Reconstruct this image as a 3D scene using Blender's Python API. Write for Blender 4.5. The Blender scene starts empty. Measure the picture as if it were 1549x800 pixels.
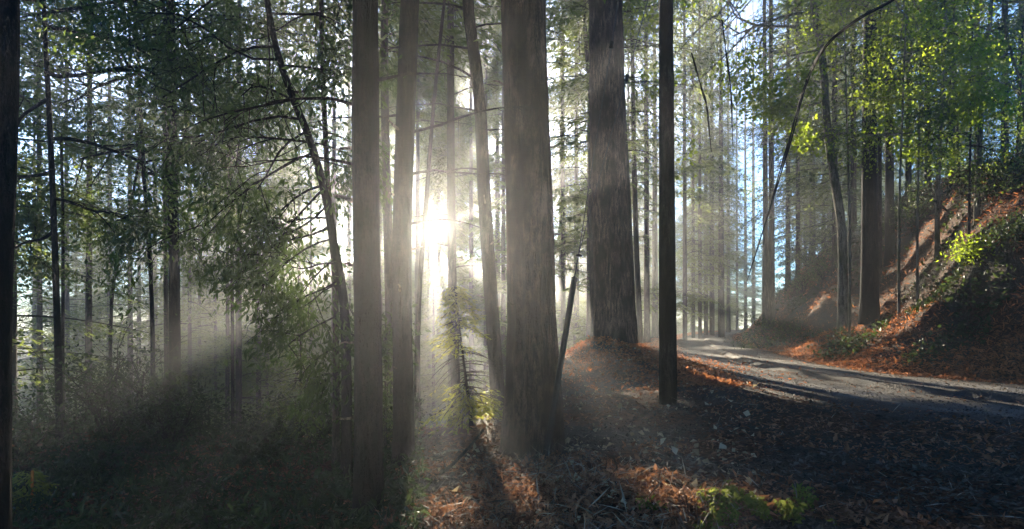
import bpy, math, random
import numpy as np
from mathutils import Vector

R = np.random.default_rng(7)
random.seed(7)
C = bpy.context.scene.collection
F = 900.0          # focal length in photo pixels (photo is 1549 x 800)
EYE = 1.7
HZ = 480.0         # horizon row in the photo
SUN = Vector((-119.5, 900.0, 135.0)).normalized()

def P(px, py, Y):
    return np.array([(px - 774.5) / F * Y, Y, EYE + (HZ - py) / F * Y])

# ------------------------------------------------------------------ noise / terrain
def _hash(ix, iy, s):
    h = (ix.astype(np.int64) * 374761393 + iy.astype(np.int64) * 668265263 + s * 974711) & 0x7fffffff
    h = ((h ^ (h >> 13)) * 1274126177) & 0x7fffffff
    return ((h ^ (h >> 16)) & 0xffff) / 65535.0

def vnoise(x, y, s=0):
    x = np.asarray(x, float); y = np.asarray(y, float)
    ix = np.floor(x); iy = np.floor(y)
    fx = x - ix; fy = y - iy
    fx = fx * fx * (3 - 2 * fx); fy = fy * fy * (3 - 2 * fy)
    a = _hash(ix, iy, s); b = _hash(ix + 1, iy, s); c = _hash(ix, iy + 1, s); d = _hash(ix + 1, iy + 1, s)
    return (a * (1 - fx) + b * fx) * (1 - fy) + (c * (1 - fx) + d * fx) * fy - 0.5

def fbm(x, y, s=0, o=4):
    r = 0; a = 1.0
    for k in range(o):
        r = r + a * vnoise(x * 2 ** k, y * 2 ** k, s + k * 17); a *= 0.5
    return r

def sstep(a, b, x):
    t = np.clip((x - a) / (b - a), 0, 1)
    return t * t * (3 - 2 * t)

ROAD = np.array([(26, 3.6), (20, 6.2), (15.2, 8.0), (10.9, 10.5), (8.9, 13.7), (8.3, 18), (8.8, 23), (10.6, 31), (13.6, 42), (18, 54), (24, 66), (33, 80), (46, 94)], float)
RIM = np.array([(-60, 24), (-30, 20), (-16, 16.5), (-9, 13.5), (-4, 12.2), (-1.2, 11.6), (0.6, 13), (1.9, 17), (2.1, 22), (3.6, 27), (7.2, 36), (9.6, 44), (14, 56), (20, 68), (28, 82), (42, 100)], float)

def seg_signed(x, y, PL):
    """distance to polyline and side (positive = left of its direction)"""
    x = np.asarray(x, float); y = np.asarray(y, float)
    best = np.full(np.broadcast(x, y).shape, 1e9); side = np.zeros_like(best)
    for (ax, ay), (bx, by) in zip(PL[:-1], PL[1:]):
        dx, dy = bx - ax, by - ay; L2 = dx * dx + dy * dy
        t = np.clip(((x - ax) * dx + (y - ay) * dy) / L2, 0, 1)
        qx = ax + t * dx; qy = ay + t * dy
        d = np.hypot(x - qx, y - qy)
        s = np.sign(dx * (y - ay) - dy * (x - ax))
        m = d < best
        best = np.where(m, d, best); side = np.where(m, s, side)
    return best, side

def road_half(y):
    return 2.35 + 1.25 * sstep(19, 11, np.asarray(y, float))

def terrain(x, y, fine=True):
    x = np.asarray(x, float); y = np.asarray(y, float)
    d, s = seg_signed(x, y, ROAD)          # s>0 : left / near side of the road, s<0: bank side
    hw = road_half(y)
    bank = np.where(s < 0, np.maximum(d - hw, 0), 0.0)
    wob = 1 + 0.5 * fbm(x / 7.0, y / 7.0, 5, 3)
    far = 1.0 - 0.12 * sstep(24, 60, y)
    zb = far * (6.6 * sstep(-.6, 7.4, bank * wob) + 0.17 * np.maximum(bank - 4.5, 0) * (bank > 4.5))
    zb = zb + np.clip(bank, 0, 1) * (2.1 * fbm(x / 2.4, y / 2.4, 9, 4)) * sstep(0.3, 3, bank)
    zb = np.minimum(zb, 11 + 0.02 * bank)
    left = np.where(s > 0, np.maximum(d - hw, 0), 0.0)
    # shoulder gently lower to the left and front
    zl = -0.055 * np.clip(left, 0, 22)
    # mound below the big tree
    zl = zl + 1.05 * np.exp(-(((x - 3.3) / 1.9) ** 2 + ((y - 21.5) / 3.2) ** 2))
    zl = zl + 0.30 * np.exp(-(((x - 0.9) / 1.9) ** 2 + ((y - 6.2) / 1.3) ** 2))
    zl = zl - 0.30 * sstep(-0.8, -3.0, x) * sstep(20, 8, y)
    # left ground falls away behind the rim
    dr, sr = seg_signed(x, y, RIM)
    drop = np.where((sr > 0), dr, 0.0)
    fall = -9.0 * sstep(0, 30, drop) - 0.10 * np.minimum(drop, 6) - 2.0 * sstep(0, 3.5, drop)
    rise = 10.5 * sstep(48, 118, drop)
    z = np.where(s < 0, zb, zl) + fall + rise
    rough = 0.16 * fbm(x / 1.4, y / 1.4, 2, 4) + 0.25 * fbm(x / 6., y / 6., 4, 2)
    onroad = 1 - sstep(-0.3, 1.0, d - hw)
    rut = 0.03 * vnoise(x * 1.1, y * 1.1, 3)
    z = z + rough * (1 - onroad) + onroad * (rut - 0.03)
    # far rim of the whole sheet
    z = z + 4 * sstep(105, 150, np.hypot(x, y - 20)) * (y > 0)
    return z

def gz(x, y):
    return float(terrain(np.array([x]), np.array([y]))[0])

# ------------------------------------------------------------------ materials
def mat(name):
    m = bpy.data.materials.new(name); m.use_nodes = True
    nt = m.node_tree; nt.nodes.clear()
    out = nt.nodes.new('ShaderNodeOutputMaterial')
    return m, nt, out

def N(nt, t, **kw):
    n = nt.nodes.new(t)
    for k, v in kw.items():
        if k.startswith('i_'):
            key = k[2:]
            n.inputs[int(key) if key.isdigit() else key.replace('_', ' ')].default_value = v
        else:
            setattr(n, k, v)
    return n

def ramp(nt, fac, stops):
    r = nt.nodes.new('ShaderNodeValToRGB')
    el = r.color_ramp.elements
    while len(el) < len(stops): el.new(0.5)
    for e, (p, c) in zip(el, stops):
        e.position = p; e.color = (*c, 1)
    nt.links.new(fac, r.inputs[0])
    return r.outputs[0]

def noise(nt, scale, detail=4, rough=.6, vec=None, dist=0):
    n = N(nt, 'ShaderNodeTexNoise'); n.inputs['Scale'].default_value = scale
    n.inputs['Detail'].default_value = detail; n.inputs['Roughness'].default_value = rough
    n.inputs['Distortion'].default_value = dist
    if vec is not None: nt.links.new(vec, n.inputs['Vector'])
    return n.outputs['Fac']

def coords(nt, scale=(1, 1, 1)):
    g = N(nt, 'ShaderNodeNewGeometry')
    mp = N(nt, 'ShaderNodeMapping'); mp.inputs['Scale'].default_value = scale
    nt.links.new(g.outputs['Position'], mp.inputs['Vector'])
    return mp.outputs['Vector']

def bark_mat(name, c1, c2, c3=None, moss=0.0):
    m, nt, out = mat(name)
    v = coords(nt, (1, 1, 0.16))
    a0 = noise(nt, 13, 7, .75, v, .7)
    a1 = noise(nt, 60, 4, .7, coords(nt, (1, 1, .45)))
    am = N(nt, 'ShaderNodeMath', operation='MULTIPLY_ADD'); am.inputs[1].default_value = .45; nt.links.new(a1, am.inputs[0])
    sb_ = N(nt, 'ShaderNodeMath', operation='SUBTRACT'); nt.links.new(a0, sb_.inputs[0]); sb_.inputs[1].default_value = .22; nt.links.new(sb_.outputs[0], am.inputs[2]); a = am.outputs[0]
    b = noise(nt, 2.2, 3, .6, coords(nt, (1, 1, .5)))
    col = ramp(nt, a, [(0.38, tuple(x * .15 for x in c1)), (.48, c1), (0.62, c2)])
    mx = N(nt, 'ShaderNodeMix', data_type='RGBA')
    c3 = c3 or tuple(x * .6 for x in c1)
    r2 = ramp(nt, b, [(0.42, (0, 0, 0)), (0.62, (1, 1, 1))])
    nt.links.new(r2, mx.inputs['Factor']); nt.links.new(col, mx.inputs['A'])
    mx.inputs['B'].default_value = (*c3, 1)
    bs = N(nt, 'ShaderNodeBsdfPrincipled'); bs.inputs['Roughness'].default_value = .95
    bs.inputs['Specular IOR Level'].default_value = .15
    nt.links.new(mx.outputs['Result'], bs.inputs['Base Color'])
    bp = N(nt, 'ShaderNodeBump'); bp.inputs['Strength'].default_value = 1; bp.inputs['Distance'].default_value = .16
    nt.links.new(a, bp.inputs['Height']); nt.links.new(bp.outputs[0], bs.inputs['Normal'])
    nt.links.new(bs.outputs[0], out.inputs[0])
    return m

def leaf_mat(name, c1, c2, trans, tfac=.5, rough=.5, scale=1.2):
    m, nt, out = mat(name)
    f = noise(nt, scale, 2, .5, coords(nt))
    oi = N(nt, 'ShaderNodeNewGeometry')
    ad = N(nt, 'ShaderNodeMath', operation='MULTIPLY_ADD'); ad.inputs[1].default_value = .45; 
    nt.links.new(oi.outputs['Random Per Island'], ad.inputs[0]); 
    sb = N(nt, 'ShaderNodeMath', operation='SUBTRACT'); nt.links.new(f, sb.inputs[0]); sb.inputs[1].default_value = .22
    nt.links.new(sb.outputs[0], ad.inputs[2])
    col = ramp(nt, ad.outputs[0], [(0.3, c1), (0.75, c2)])
    bs = N(nt, 'ShaderNodeBsdfPrincipled'); bs.inputs['Roughness'].default_value = rough
    bs.inputs['Specular IOR Level'].default_value = .18
    nt.links.new(col, bs.inputs['Base Color'])
    tr = N(nt, 'ShaderNodeBsdfTranslucent')
    hm = N(nt, 'ShaderNodeMix', data_type='RGBA', blend_type='MULTIPLY'); hm.inputs['Factor'].default_value = 0
    tcol = ramp(nt, ad.outputs[0], [(0.3, tuple(x * .7 for x in trans)), (0.8, trans)])
    nt.links.new(tcol, tr.inputs['Color'])
    mx = N(nt, 'ShaderNodeMixShader'); mx.inputs[0].default_value = tfac
    nt.links.new(bs.outputs[0], mx.inputs[1]); nt.links.new(tr.outputs[0], mx.inputs[2])
    nt.links.new(mx.outputs[0], out.inputs[0])
    nt.nodes.remove(hm)
    return m

M = {}
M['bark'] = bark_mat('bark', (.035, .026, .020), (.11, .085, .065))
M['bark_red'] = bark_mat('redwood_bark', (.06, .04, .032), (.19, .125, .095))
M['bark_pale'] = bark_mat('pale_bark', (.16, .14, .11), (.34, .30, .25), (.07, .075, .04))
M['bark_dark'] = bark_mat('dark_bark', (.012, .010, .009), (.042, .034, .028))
M['twig'] = bark_mat('twig_bark', (.03, .024, .018), (.09, .07, .05))
M['dead'] = bark_mat('dead_wood', (.12, .095, .07), (.38, .31, .24))
M['needle'] = leaf_mat('conifer_needles', (.022, .045, .018), (.06, .09, .03), (.26, .32, .06), .45)
M['needle_yellow'] = leaf_mat('young_conifer_needles', (.07, .11, .025), (.14, .17, .04), (.55, .55, .10), .55)
M['laurel'] = leaf_mat('laurel_leaves', (.016, .030, .012), (.05, .075, .025), (.14, .22, .03), .28, .5)
M['oak'] = leaf_mat('tanoak_leaves', (.020, .038, .016), (.055, .085, .03), (.20, .28, .05), .4)
M['maple'] = leaf_mat('maple_leaves', (.045, .085, .018), (.12, .16, .03), (.42, .55, .04), .5)
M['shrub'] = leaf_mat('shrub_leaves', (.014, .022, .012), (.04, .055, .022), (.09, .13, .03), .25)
M['fern'] = leaf_mat('fern_fronds', (.07, .12, .025), (.16, .2, .05), (.45, .55, .08), .5)
M['rust'] = leaf_mat('dry_fern_fronds', (.075, .04, .026), (.34, .18, .10), (.42, .20, .10), .25, .8, 5)
M['twig_litter'] = leaf_mat('twig_litter', (.06, .045, .035), (.34, .29, .23), (.2, .16, .1), .05, .8, 5)
M['litter'] = leaf_mat('leaf_litter', (.05, .028, .018), (.34, .17, .10), (.4, .18, .08), .2, .7, 3)
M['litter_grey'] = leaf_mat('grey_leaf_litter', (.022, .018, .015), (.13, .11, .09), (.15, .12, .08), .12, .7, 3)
M['pale_leaf'] = leaf_mat('pale_fallen_leaves', (.20, .15, .10), (.46, .40, .30), (.4, .3, .15), .25, .7, 3)
M['moss'] = leaf_mat('moss', (.06, .075, .018), (.17, .18, .04), (.28, .31, .06), .3, .9)
M['litter_red'] = leaf_mat('red_leaf_litter', (.14, .055, .03), (.44, .19, .10), (.6, .22, .08), .3, .7, 3)
M['pole'] = bark_mat('weathered_pole_wood', (.016, .014, .012), (.05, .043, .038))

def plain(name, col, rough=.6, metal=0):
    m, nt, out = mat(name)
    f = noise(nt, 30, 3, .6, coords(nt))
    c = ramp(nt, f, [(0.3, tuple(x * .6 for x in col)), (0.7, col)])
    bs = N(nt, 'ShaderNodeBsdfPrincipled'); bs.inputs['Roughness'].default_value = rough; bs.inputs['Metallic'].default_value = metal
    nt.links.new(c, bs.inputs['Base Color']); nt.links.new(bs.outputs[0], out.inputs[0])
    return m
M['wire'] = plain('cable_rubber', (.012, .012, .013), 1)
M['guard'] = plain('guy_guard', (.018, .016, .014), .9)
M['steel'] = plain('wire_steel', (.05, .05, .055), .45, .6)

def ground_mat():
    m, nt, out = mat('forest_floor')
    v = coords(nt)
    a = noise(nt, 9, 8, .7, v, .5); b = noise(nt, .55, 4, .6, v); c = noise(nt, 42, 4, .7, v)
    vo = N(nt, 'ShaderNodeTexVoronoi'); vo.inputs['Scale'].default_value = 26; nt.links.new(v, vo.inputs['Vector'])
    duff = ramp(nt, a, [(.3, (.018, .012, .009)), (.52, (.10, .048, .028)), (.72, (.28, .13, .07))])
    soil = ramp(nt, c, [(.3, (.02, .017, .014)), (.7, (.10, .085, .07))])
    mx = N(nt, 'ShaderNodeMix', data_type='RGBA')
    nt.links.new(ramp(nt, b, [(.42, (0, 0, 0)), (.6, (1, 1, 1))]), mx.inputs['Factor'])
    nt.links.new(duff, mx.inputs['A']); nt.links.new(soil, mx.inputs['B'])
    bs = N(nt, 'ShaderNodeBsdfPrincipled'); bs.inputs['Roughness'].default_value = .95; bs.inputs['Specular IOR Level'].default_value = .1
    nt.links.new(mx.outputs['Result'], bs.inputs['Base Color'])
    bp = N(nt, 'ShaderNodeBump'); bp.inputs['Strength'].default_value = 1; bp.inputs['Distance'].default_value = .06
    ad = N(nt, 'ShaderNodeMath', operation='ADD'); nt.links.new(a, ad.inputs[0]); nt.links.new(vo.outputs['Distance'], ad.inputs[1])
    nt.links.new(ad.outputs[0], bp.inputs['Height']); nt.links.new(bp.outputs[0], bs.inputs['Normal'])
    nt.links.new(bs.outputs[0], out.inputs[0])
    return m
M['ground'] = ground_mat()

def road_mat():
    m, nt, out = mat('gravel_road')
    v = coords(nt)
    a = noise(nt, 30, 8, .75, v); b = noise(nt, .8, 5, .6, v); 
    vo = N(nt, 'ShaderNodeTexVoronoi'); vo.inputs['Scale'].default_value = 34; nt.links.new(v, vo.inputs['Vector'])
    col = ramp(nt, a, [(.3, (.04, .037, .034)), (.55, (.12, .112, .105)), (.75, (.28, .265, .25))])
    dirt = ramp(nt, a, [(.3, (.03, .024, .02)), (.7, (.12, .09, .07))])
    mx = N(nt, 'ShaderNodeMix', data_type='RGBA')
    nt.links.new(ramp(nt, b, [(.4, (0, 0, 0)), (.62, (1, 1, 1))]), mx.inputs['Factor'])
    nt.links.new(col, mx.inputs['A']); nt.links.new(dirt, mx.inputs['B'])
    aa = N(nt, 'ShaderNodeAttribute', attribute_name='across'); ab = N(nt, 'ShaderNodeMath', operation='ABSOLUTE'); nt.links.new(aa.outputs['Fac'], ab.inputs[0])
    wob = N(nt, 'ShaderNodeMath', operation='MULTIPLY_ADD'); nt.links.new(noise(nt, 1.6, 4, .7, v), wob.inputs[0]); wob.inputs[1].default_value = .5; nt.links.new(ab.outputs[0], wob.inputs[2])
    trk = ramp(nt, wob.outputs[0], [(.0, (.55, .5, .45)), (.42, (.6, .55, .5)), (.55, (1, 1, 1)), (.78, (1, 1, 1)), (.95, (.6, .5, .42)), (1, (.45, .36, .3))])
    m2 = N(nt, 'ShaderNodeMix', data_type='RGBA', blend_type='MULTIPLY'); m2.inputs['Factor'].default_value = 1
    nt.links.new(mx.outputs['Result'], m2.inputs['A']); nt.links.new(trk, m2.inputs['B']); mx = m2
    bs = N(nt, 'ShaderNodeBsdfPrincipled'); bs.inputs['Roughness'].default_value = .8; bs.inputs['Specular IOR Level'].default_value = .3
    nt.links.new(mx.outputs['Result'], bs.inputs['Base Color'])
    bp = N(nt, 'ShaderNodeBump'); bp.inputs['Strength'].default_value = .9; bp.inputs['Distance'].default_value = .03
    ad = N(nt, 'ShaderNodeMath', operation='ADD'); nt.links.new(a, ad.inputs[0]); nt.links.new(vo.outputs['Distance'], ad.inputs[1])
    nt.links.new(ad.outputs[0], bp.inputs['Height']); nt.links.new(bp.outputs[0], bs.inputs['Normal'])
    nt.links.new(bs.outputs[0], out.inputs[0])
    return m
M['road'] = road_mat()

# ------------------------------------------------------------------ mesh building
class Geo:
    """collects tubes and leaves; one Blender mesh with material slots"""
    def __init__(s): s.v = []; s.f = []; s.m = []; s.n = 0
    def add(s, v, f, mi=0):
        v = np.asarray(v, float).reshape(-1, 3); f = np.asarray(f, int).reshape(-1, 4)
        s.v.append(v); s.f.append(f + s.n); s.m.append(np.full(len(f), mi)); s.n += len(v)
    def tube(s, pts, rad, k=6, mi=0, rough=0.0, flute=0.0, cap=True, seed=0):
        pts = np.asarray(pts, float); rad = np.asarray(rad, float); n = len(pts)
        T = np.gradient(pts, axis=0); T /= np.linalg.norm(T, axis=1)[:, None] + 1e-9
        ref = np.array([0.31, 1.0, 0.17]) if abs(T[0][2]) > .6 else np.array([0.1, 0.05, 1.0])
        A = np.cross(T, ref); A /= np.linalg.norm(A, axis=1)[:, None] + 1e-9
        B = np.cross(T, A)
        th = np.arange(k) / k * 2 * np.pi
        r = rad[:, None] * np.ones(k)[None]
        if rough or flute:
            L = np.concatenate([[0], np.cumsum(np.linalg.norm(np.diff(pts, axis=0), axis=1))])
            u = np.cos(th)[None] * 2.2 + seed * 3.1 + 0 * L[:, None]; w = np.sin(th)[None] * 2.2 + L[:, None] * .35
            r = r * (1 + rough * fbm(u, w, seed, 3))
            if k >= 28:
                uu = np.tile(th[None] / (2 * np.pi) * k / 3.0, (n, 1)); ww = L[:, None] * .9 + 0 * uu
                ww2 = vnoise(uu * .3, ww * .6, seed) * 2.0
                fade = np.abs(np.sin(th * .5))[None] ** .3
                r = r * (1 + .035 * vnoise(uu * .5 + 40, L[:, None] * 7 + 0 * uu, seed + 9))
                r = r * (1 - .065 * fade * np.abs(vnoise(uu + ww2, ww, seed + 3)) * 2)
            r = r * (1 + flute * (vnoise(np.cos(th) * 5 + 11 + seed, np.sin(th) * 5, 4)[None] + 0 * L[:, None]))
        V = pts[:, None] + r[..., None] * (np.cos(th)[None, :, None] * A[:, None] + np.sin(th)[None, :, None] * B[:, None])
        V = V.reshape(-1, 3)
        i = np.arange(n - 1)[:, None] * k; j = np.arange(k)[None]; j2 = (j + 1) % k
        f = np.stack([i + j, i + j2, i + k + j2, i + k + j], -1).reshape(-1, 4)
        s.add(V, f, mi)
    def leaves(s, c, d, nrm, ln, wd, mi=0, fold=0.0):
        """diamond leaves: base c, unit direction d, normal nrm, arrays"""
        c = np.asarray(c, float); d = np.asarray(d, float)
        d = d / (np.linalg.norm(d, axis=1)[:, None] + 1e-9)
        sd = np.cross(d, nrm); sd /= np.linalg.norm(sd, axis=1)[:, None] + 1e-9
        up = np.cross(sd, d)
        ln = np.asarray(ln, float).reshape(-1, 1); wd = np.asarray(wd, float).reshape(-1, 1)
        a = c; b = c + d * ln * .45 + sd * wd * .5 + up * ln * fold; t = c + d * ln; e = c + d * ln * .45 - sd * wd * .5 + up * ln * fold
        V = np.stack([a, b, t, e], 1).reshape(-1, 3)
        f = np.arange(len(c) * 4).reshape(-1, 4)
        s.add(V, f, mi)
    def mesh(s, name, mats, smooth=None):
        me = bpy.data.meshes.new(name)
        v = np.concatenate(s.v).astype(np.float32); f = np.concatenate(s.f).astype(np.int32); m = np.concatenate(s.m).astype(np.int32)
        me.vertices.add(len(v)); me.vertices.foreach_set('co', v.ravel())
        me.loops.add(f.size); me.loops.foreach_set('vertex_index', f.ravel())
        me.polygons.add(len(f)); me.polygons.foreach_set('loop_start', np.arange(0, f.size, 4, dtype=np.int32))
        me.polygons.foreach_set('material_index', m)
        for x in mats: me.materials.append(M[x])
        sm = np.zeros(len(f), bool)
        if smooth is None: smooth = (0,)
        for q in smooth: sm |= (m == q)
        me.polygons.foreach_set('use_smooth', sm)
        me.update(calc_edges=True); me.validate()
        return me

def link(name, data, parent=None, loc=(0, 0, 0)):
    o = bpy.data.objects.new(name, data); C.objects.link(o); o.location = loc
    if parent: o.parent = parent
    return o

def tag(o, label, cat, group=None):
    o['label'] = label; o['category'] = cat
    if group: o['group'] = group
    return o

def dup(o, parent=None):
    c = o.copy(); C.objects.link(c); c.parent = parent
    for ch in o.children: dup(ch, c)
    return c

def spline(pts, n):
    """Catmull-Rom through pts -> n points"""
    p = np.asarray(pts, float)
    if len(p) == 2: return p[0] + (p[1] - p[0]) * np.linspace(0, 1, n)[:, None]
    q = np.vstack([2 * p[0] - p[1], p, 2 * p[-1] - p[-2]])
    t = np.linspace(0, len(p) - 1 - 1e-6, n); i = t.astype(int); u = (t - i)[:, None]
    a, b, c, d = q[i], q[i + 1], q[i + 2], q[i + 3]
    return .5 * ((2 * b) + (-a + c) * u + (2 * a - 5 * b + 4 * c - d) * u ** 2 + (-a + 3 * b - 3 * c + d) * u ** 3)

def unit(v): return v / (np.linalg.norm(v, axis=-1, keepdims=True) + 1e-9)

# ------------------------------------------------------------------ conifers
def conifer_crown(H, base, rad, nb, seed, spray=.20, dens=1.0, droop=.35, mats=('twig', 'needle'), ragged=.35, topw=.15, yoff=0):
    r = np.random.default_rng(seed); g = Geo()
    for b in range(nb):
        u = ((b + r.random()) / nb) ** .9
        z = base + (H - base) * u
        L = rad * (topw + (1 - topw) * (1 - u) ** .75) * (1 - ragged + 2 * ragged * r.random()) * (0.55 + .45 * min(1, u * 8))
        if r.random() < .12: L *= .35
        if math.sin(z * 1.9 + seed) + math.sin(z * .83 + seed * 2) + 1.1 * math.cos(b * 2.4) < -1.15: continue
        az = r.random() * 2 * np.pi
        dr = np.array([math.cos(az), math.sin(az), 0]); sdv = np.array([-dr[1], dr[0], 0])
        t = np.linspace(0, 1, 7); dp = droop * (.6 + .8 * r.random())
        rise = .18 * (r.random())
        bend = r.normal() * .12
        path = np.array([0, 0, z]) + dr * (L * t)[:, None] + sdv * (bend * L * t ** 2)[:, None] + np.array([0, 0, 1.]) * (L * (rise * t - dp * t ** 2 + .10 * t ** 3))[:, None]
        g.tube(path, np.linspace(.007 * L + .008, .004, 7), 3, 0)
        nt_ = max(4, int(L * 5.5 * dens)); tt = .12 + .88 * (np.arange(nt_) + r.random(nt_)) / nt_
        tt = np.minimum(tt, .995)
        cs = []; ds = []; ns = []; lns = []
        for q, tq in enumerate(tt):
            o = np.array([np.interp(tq, t, path[:, k]) for k in range(3)])
            sgn = 1 if q % 2 else -1
            l = L * .34 * (1.1 - tq) * (.6 + .7 * r.random()) + .12
            dd = unit(dr * (.55 + .5 * r.random()) + sgn * sdv + np.array([0, 0, -.25 - .45 * r.random() * droop * 2]))
            nl = max(3, int(l / spray * 3.2))
            s_ = (np.arange(nl) + .5) / nl
            side = np.where(np.arange(nl) % 2, 1, -1)[:, None]
            pd = unit(np.cross(dd, [0, 0, 1]))
            c = o + dd * (l * s_)[:, None] + np.array([0, 0, -1.]) * (.25 * l * s_ ** 2)[:, None]
            d = dd + side * pd * .8 + r.normal(size=(nl, 3)) * .25 + np.array([0, 0, -.15])
            cs.append(c); ds.append(d); ns.append(np.tile([0, 0, 1.], (nl, 1)) + r.normal(size=(nl, 3)) * .35); lns.append(spray * (.6 + .7 * r.random(nl)))
        cs = np.concatenate(cs); ln = np.concatenate(lns)
        g.leaves(cs, np.concatenate(ds), np.concatenate(ns), ln, ln * .30, 1)
    return g.mesh('conifer_crown', mats)

def trunk_geo(g, base, top, r0, r1, seed, k=14, n=24, flare=.5, bow=0.0, mi=0, rough=.10, flute=.12, path=None):
    if path is None:
        mid = (np.asarray(base) + np.asarray(top)) / 2 + np.array([bow, 0, 0])
        path = spline([base, mid, top], n) if bow else spline([base, top], n)
    n = len(path); L = np.concatenate([[0], np.cumsum(np.linalg.norm(np.diff(path, axis=0), axis=1))])
    rad = r0 + (r1 - r0) * (L / L[-1]); rad = rad * (1 + flare * np.exp(-L / (r0 * 2.2 + .15)))
    g.tube(path, rad, k, mi, rough=rough, flute=flute, seed=seed)
    return g

CROWNS = {}
def crown_mesh(kind):
    if kind not in CROWNS:
        A = dict(
            high=(34, 13, 4.6, 170, 11, .34, .9, .35),
            high2=(38, 14, 5.0, 170, 12, .36, .9, .30),
            mid=(36, 8, 4.0, 190, 13, .24, 1.0, .38),
            mid2=(33, 6, 3.6, 190, 14, .24, 1.0, .45),
            vh=(42, 23, 4.0, 110, 19, .27, .9, .4),
            vh2=(46, 25, 4.4, 105, 20, .28, .9, .35),
            dense=(40, 2, 3.7, 300, 21, .44, 1.0, .4),
            dense2=(42, 3, 4.1, 300, 22, .46, 1.0, .45),
            dhigh=(44, 20, 4.2, 250, 23, .44, 1.0, .5),
            low=(30, 2.5, 3.6, 210, 15, .24, 1.0, .5),
            low2=(34, 1.5, 4.2, 220, 16, .25, .9, .42),
            thin=(32, 9, 2.3, 130, 17, .22, 1.0, .45),
            wide=(34, 5, 5.2, 210, 18, .26, .85, .28),
        )[kind]
        CROWNS[kind] = conifer_crown(*A)
    return CROWNS[kind]

def place_tree(Y, pts, w, label, kind=None, H=30, bark='bark', name='conifer_tree', group=None, taper=.5, sc=1.0, flare=.35, seed=None, w_top=None, rough=.1, cat='tree', base=None, k=14):
    """pts: [(px,py)...] from top of frame down, photo pixels at distance Y; w = trunk width in px"""
    seed = seed if seed is not None else int(abs(pts[0][0]) * 7 + Y * 3) % 999
    wp = [P(px, py, Y) for px, py in pts]
    bx, by = wp[-1][0], wp[-1][1]
    if base is not None: bx, by = base
    zb = gz(bx, by) - .15
    root = link(name, None, None, (bx, by, zb)); root.empty_display_size = .3
    tag(root, label, cat, group)
    o = np.array([bx, by, zb])
    path = [p for p in wp[::-1] if p[2] > zb + .4]
    path = [o + 0.] + path
    t = path[-1]
    if H and t[2] < zb + H - 2:
        d = t - path[-2]; d = d / np.linalg.norm(d)
        p1 = t + d * 3; path.append(p1)
        path.append(np.array([p1[0] + d[0] * 1.2, p1[1] + .0, zb + H]))
    path = np.array(path) - o
    n = max(16, int((path[-1][2]) * (6 if k >= 28 else 1.6))); pp = spline(path, n)
    r0 = w / F * Y / 2
    r1 = max(.03, r0 * (.25 if H else taper))
    if w_top: r1 = w_top / F * Y / 2
    g = trunk_geo(Geo(), None, None, r0, r1, seed, path=pp, flare=flare, k=k, rough=rough)
    tr = link('trunk', g.mesh('trunk', (bark,)), root)
    if kind:
        cr = link('crown', crown_mesh(kind), root, (pp[-1][0], pp[-1][1], 0))
        s = H / {'high': 34, 'high2': 38, 'mid': 36, 'mid2': 33, 'low': 30, 'low2': 34, 'thin': 32, 'wide': 34, 'vh': 42, 'vh2': 46, 'dense': 40, 'dense2': 42, 'dhigh': 44}[kind]
        cr.scale = (sc, sc, s); cr.rotation_euler.z = (seed * 1.7) % 6.28
    return root, pp

def add_branches(root, pp, specs, seed, mname='bare_branch', bark='twig'):
    """specs: list of (z above base, azimuth deg, length, droop)"""
    r = np.random.default_rng(seed)
    for (z, az, L, dr) in specs:
        o = np.array([np.interp(z, pp[:, 2], pp[:, k]) for k in (0, 1)] + [z])
        a = math.radians(az); d = np.array([math.cos(a), math.sin(a), 0.])
        t = np.linspace(0, 1, 9)
        path = o + d * (L * t)[:, None] + np.array([0, 0, 1.]) * (L * (.25 * t - dr * t * t))[:, None] + np.cumsum(r.normal(size=(9, 3)) * .012 * L, axis=0)
        g = Geo(); g.tube(path, np.linspace(.014 + .005 * L, .003, 9), 5, 0)
        for q in range(int(4 + L * 3)):
            tq = .25 + .75 * r.random(); p = np.array([np.interp(tq, t, path[:, k]) for k in range(3)])
            dd = unit(d * .7 + r.normal(size=3) * .6 + np.array([0, 0, -.25])); l = .25 + .5 * r.random() * L * .4
            tp = p + dd * (np.linspace(0, 1, 4) * l)[:, None] - np.array([0, 0, 1.]) * (.2 * l * np.linspace(0, 1, 4) ** 2)[:, None]
            g.tube(tp, np.linspace(.006, .002, 4), 3, 0)
        link(mname, g.mesh('branch', (bark,)), root)

# ------------------------------------------------------------------ broadleaf
def leafy(g, centers, dirs, r, n, ln, asp, spread, mi=1, droop=.5, fold=.06):
    """clusters of leaves round twig ends"""
    m = len(centers); idx = np.repeat(np.arange(m), n); N_ = m * n
    off = r.normal(size=(N_, 3)) * spread
    c = centers[idx] + off
    d = dirs[idx] * .5 + unit(r.normal(size=(N_, 3))) * .9 + np.array([0, 0, -droop])
    l = ln * (.55 + .75 * r.random(N_))
    g.leaves(c, d, r.normal(size=(N_, 3)) + np.array([0, 0, .8]), l, l * asp, mi, fold)

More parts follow.
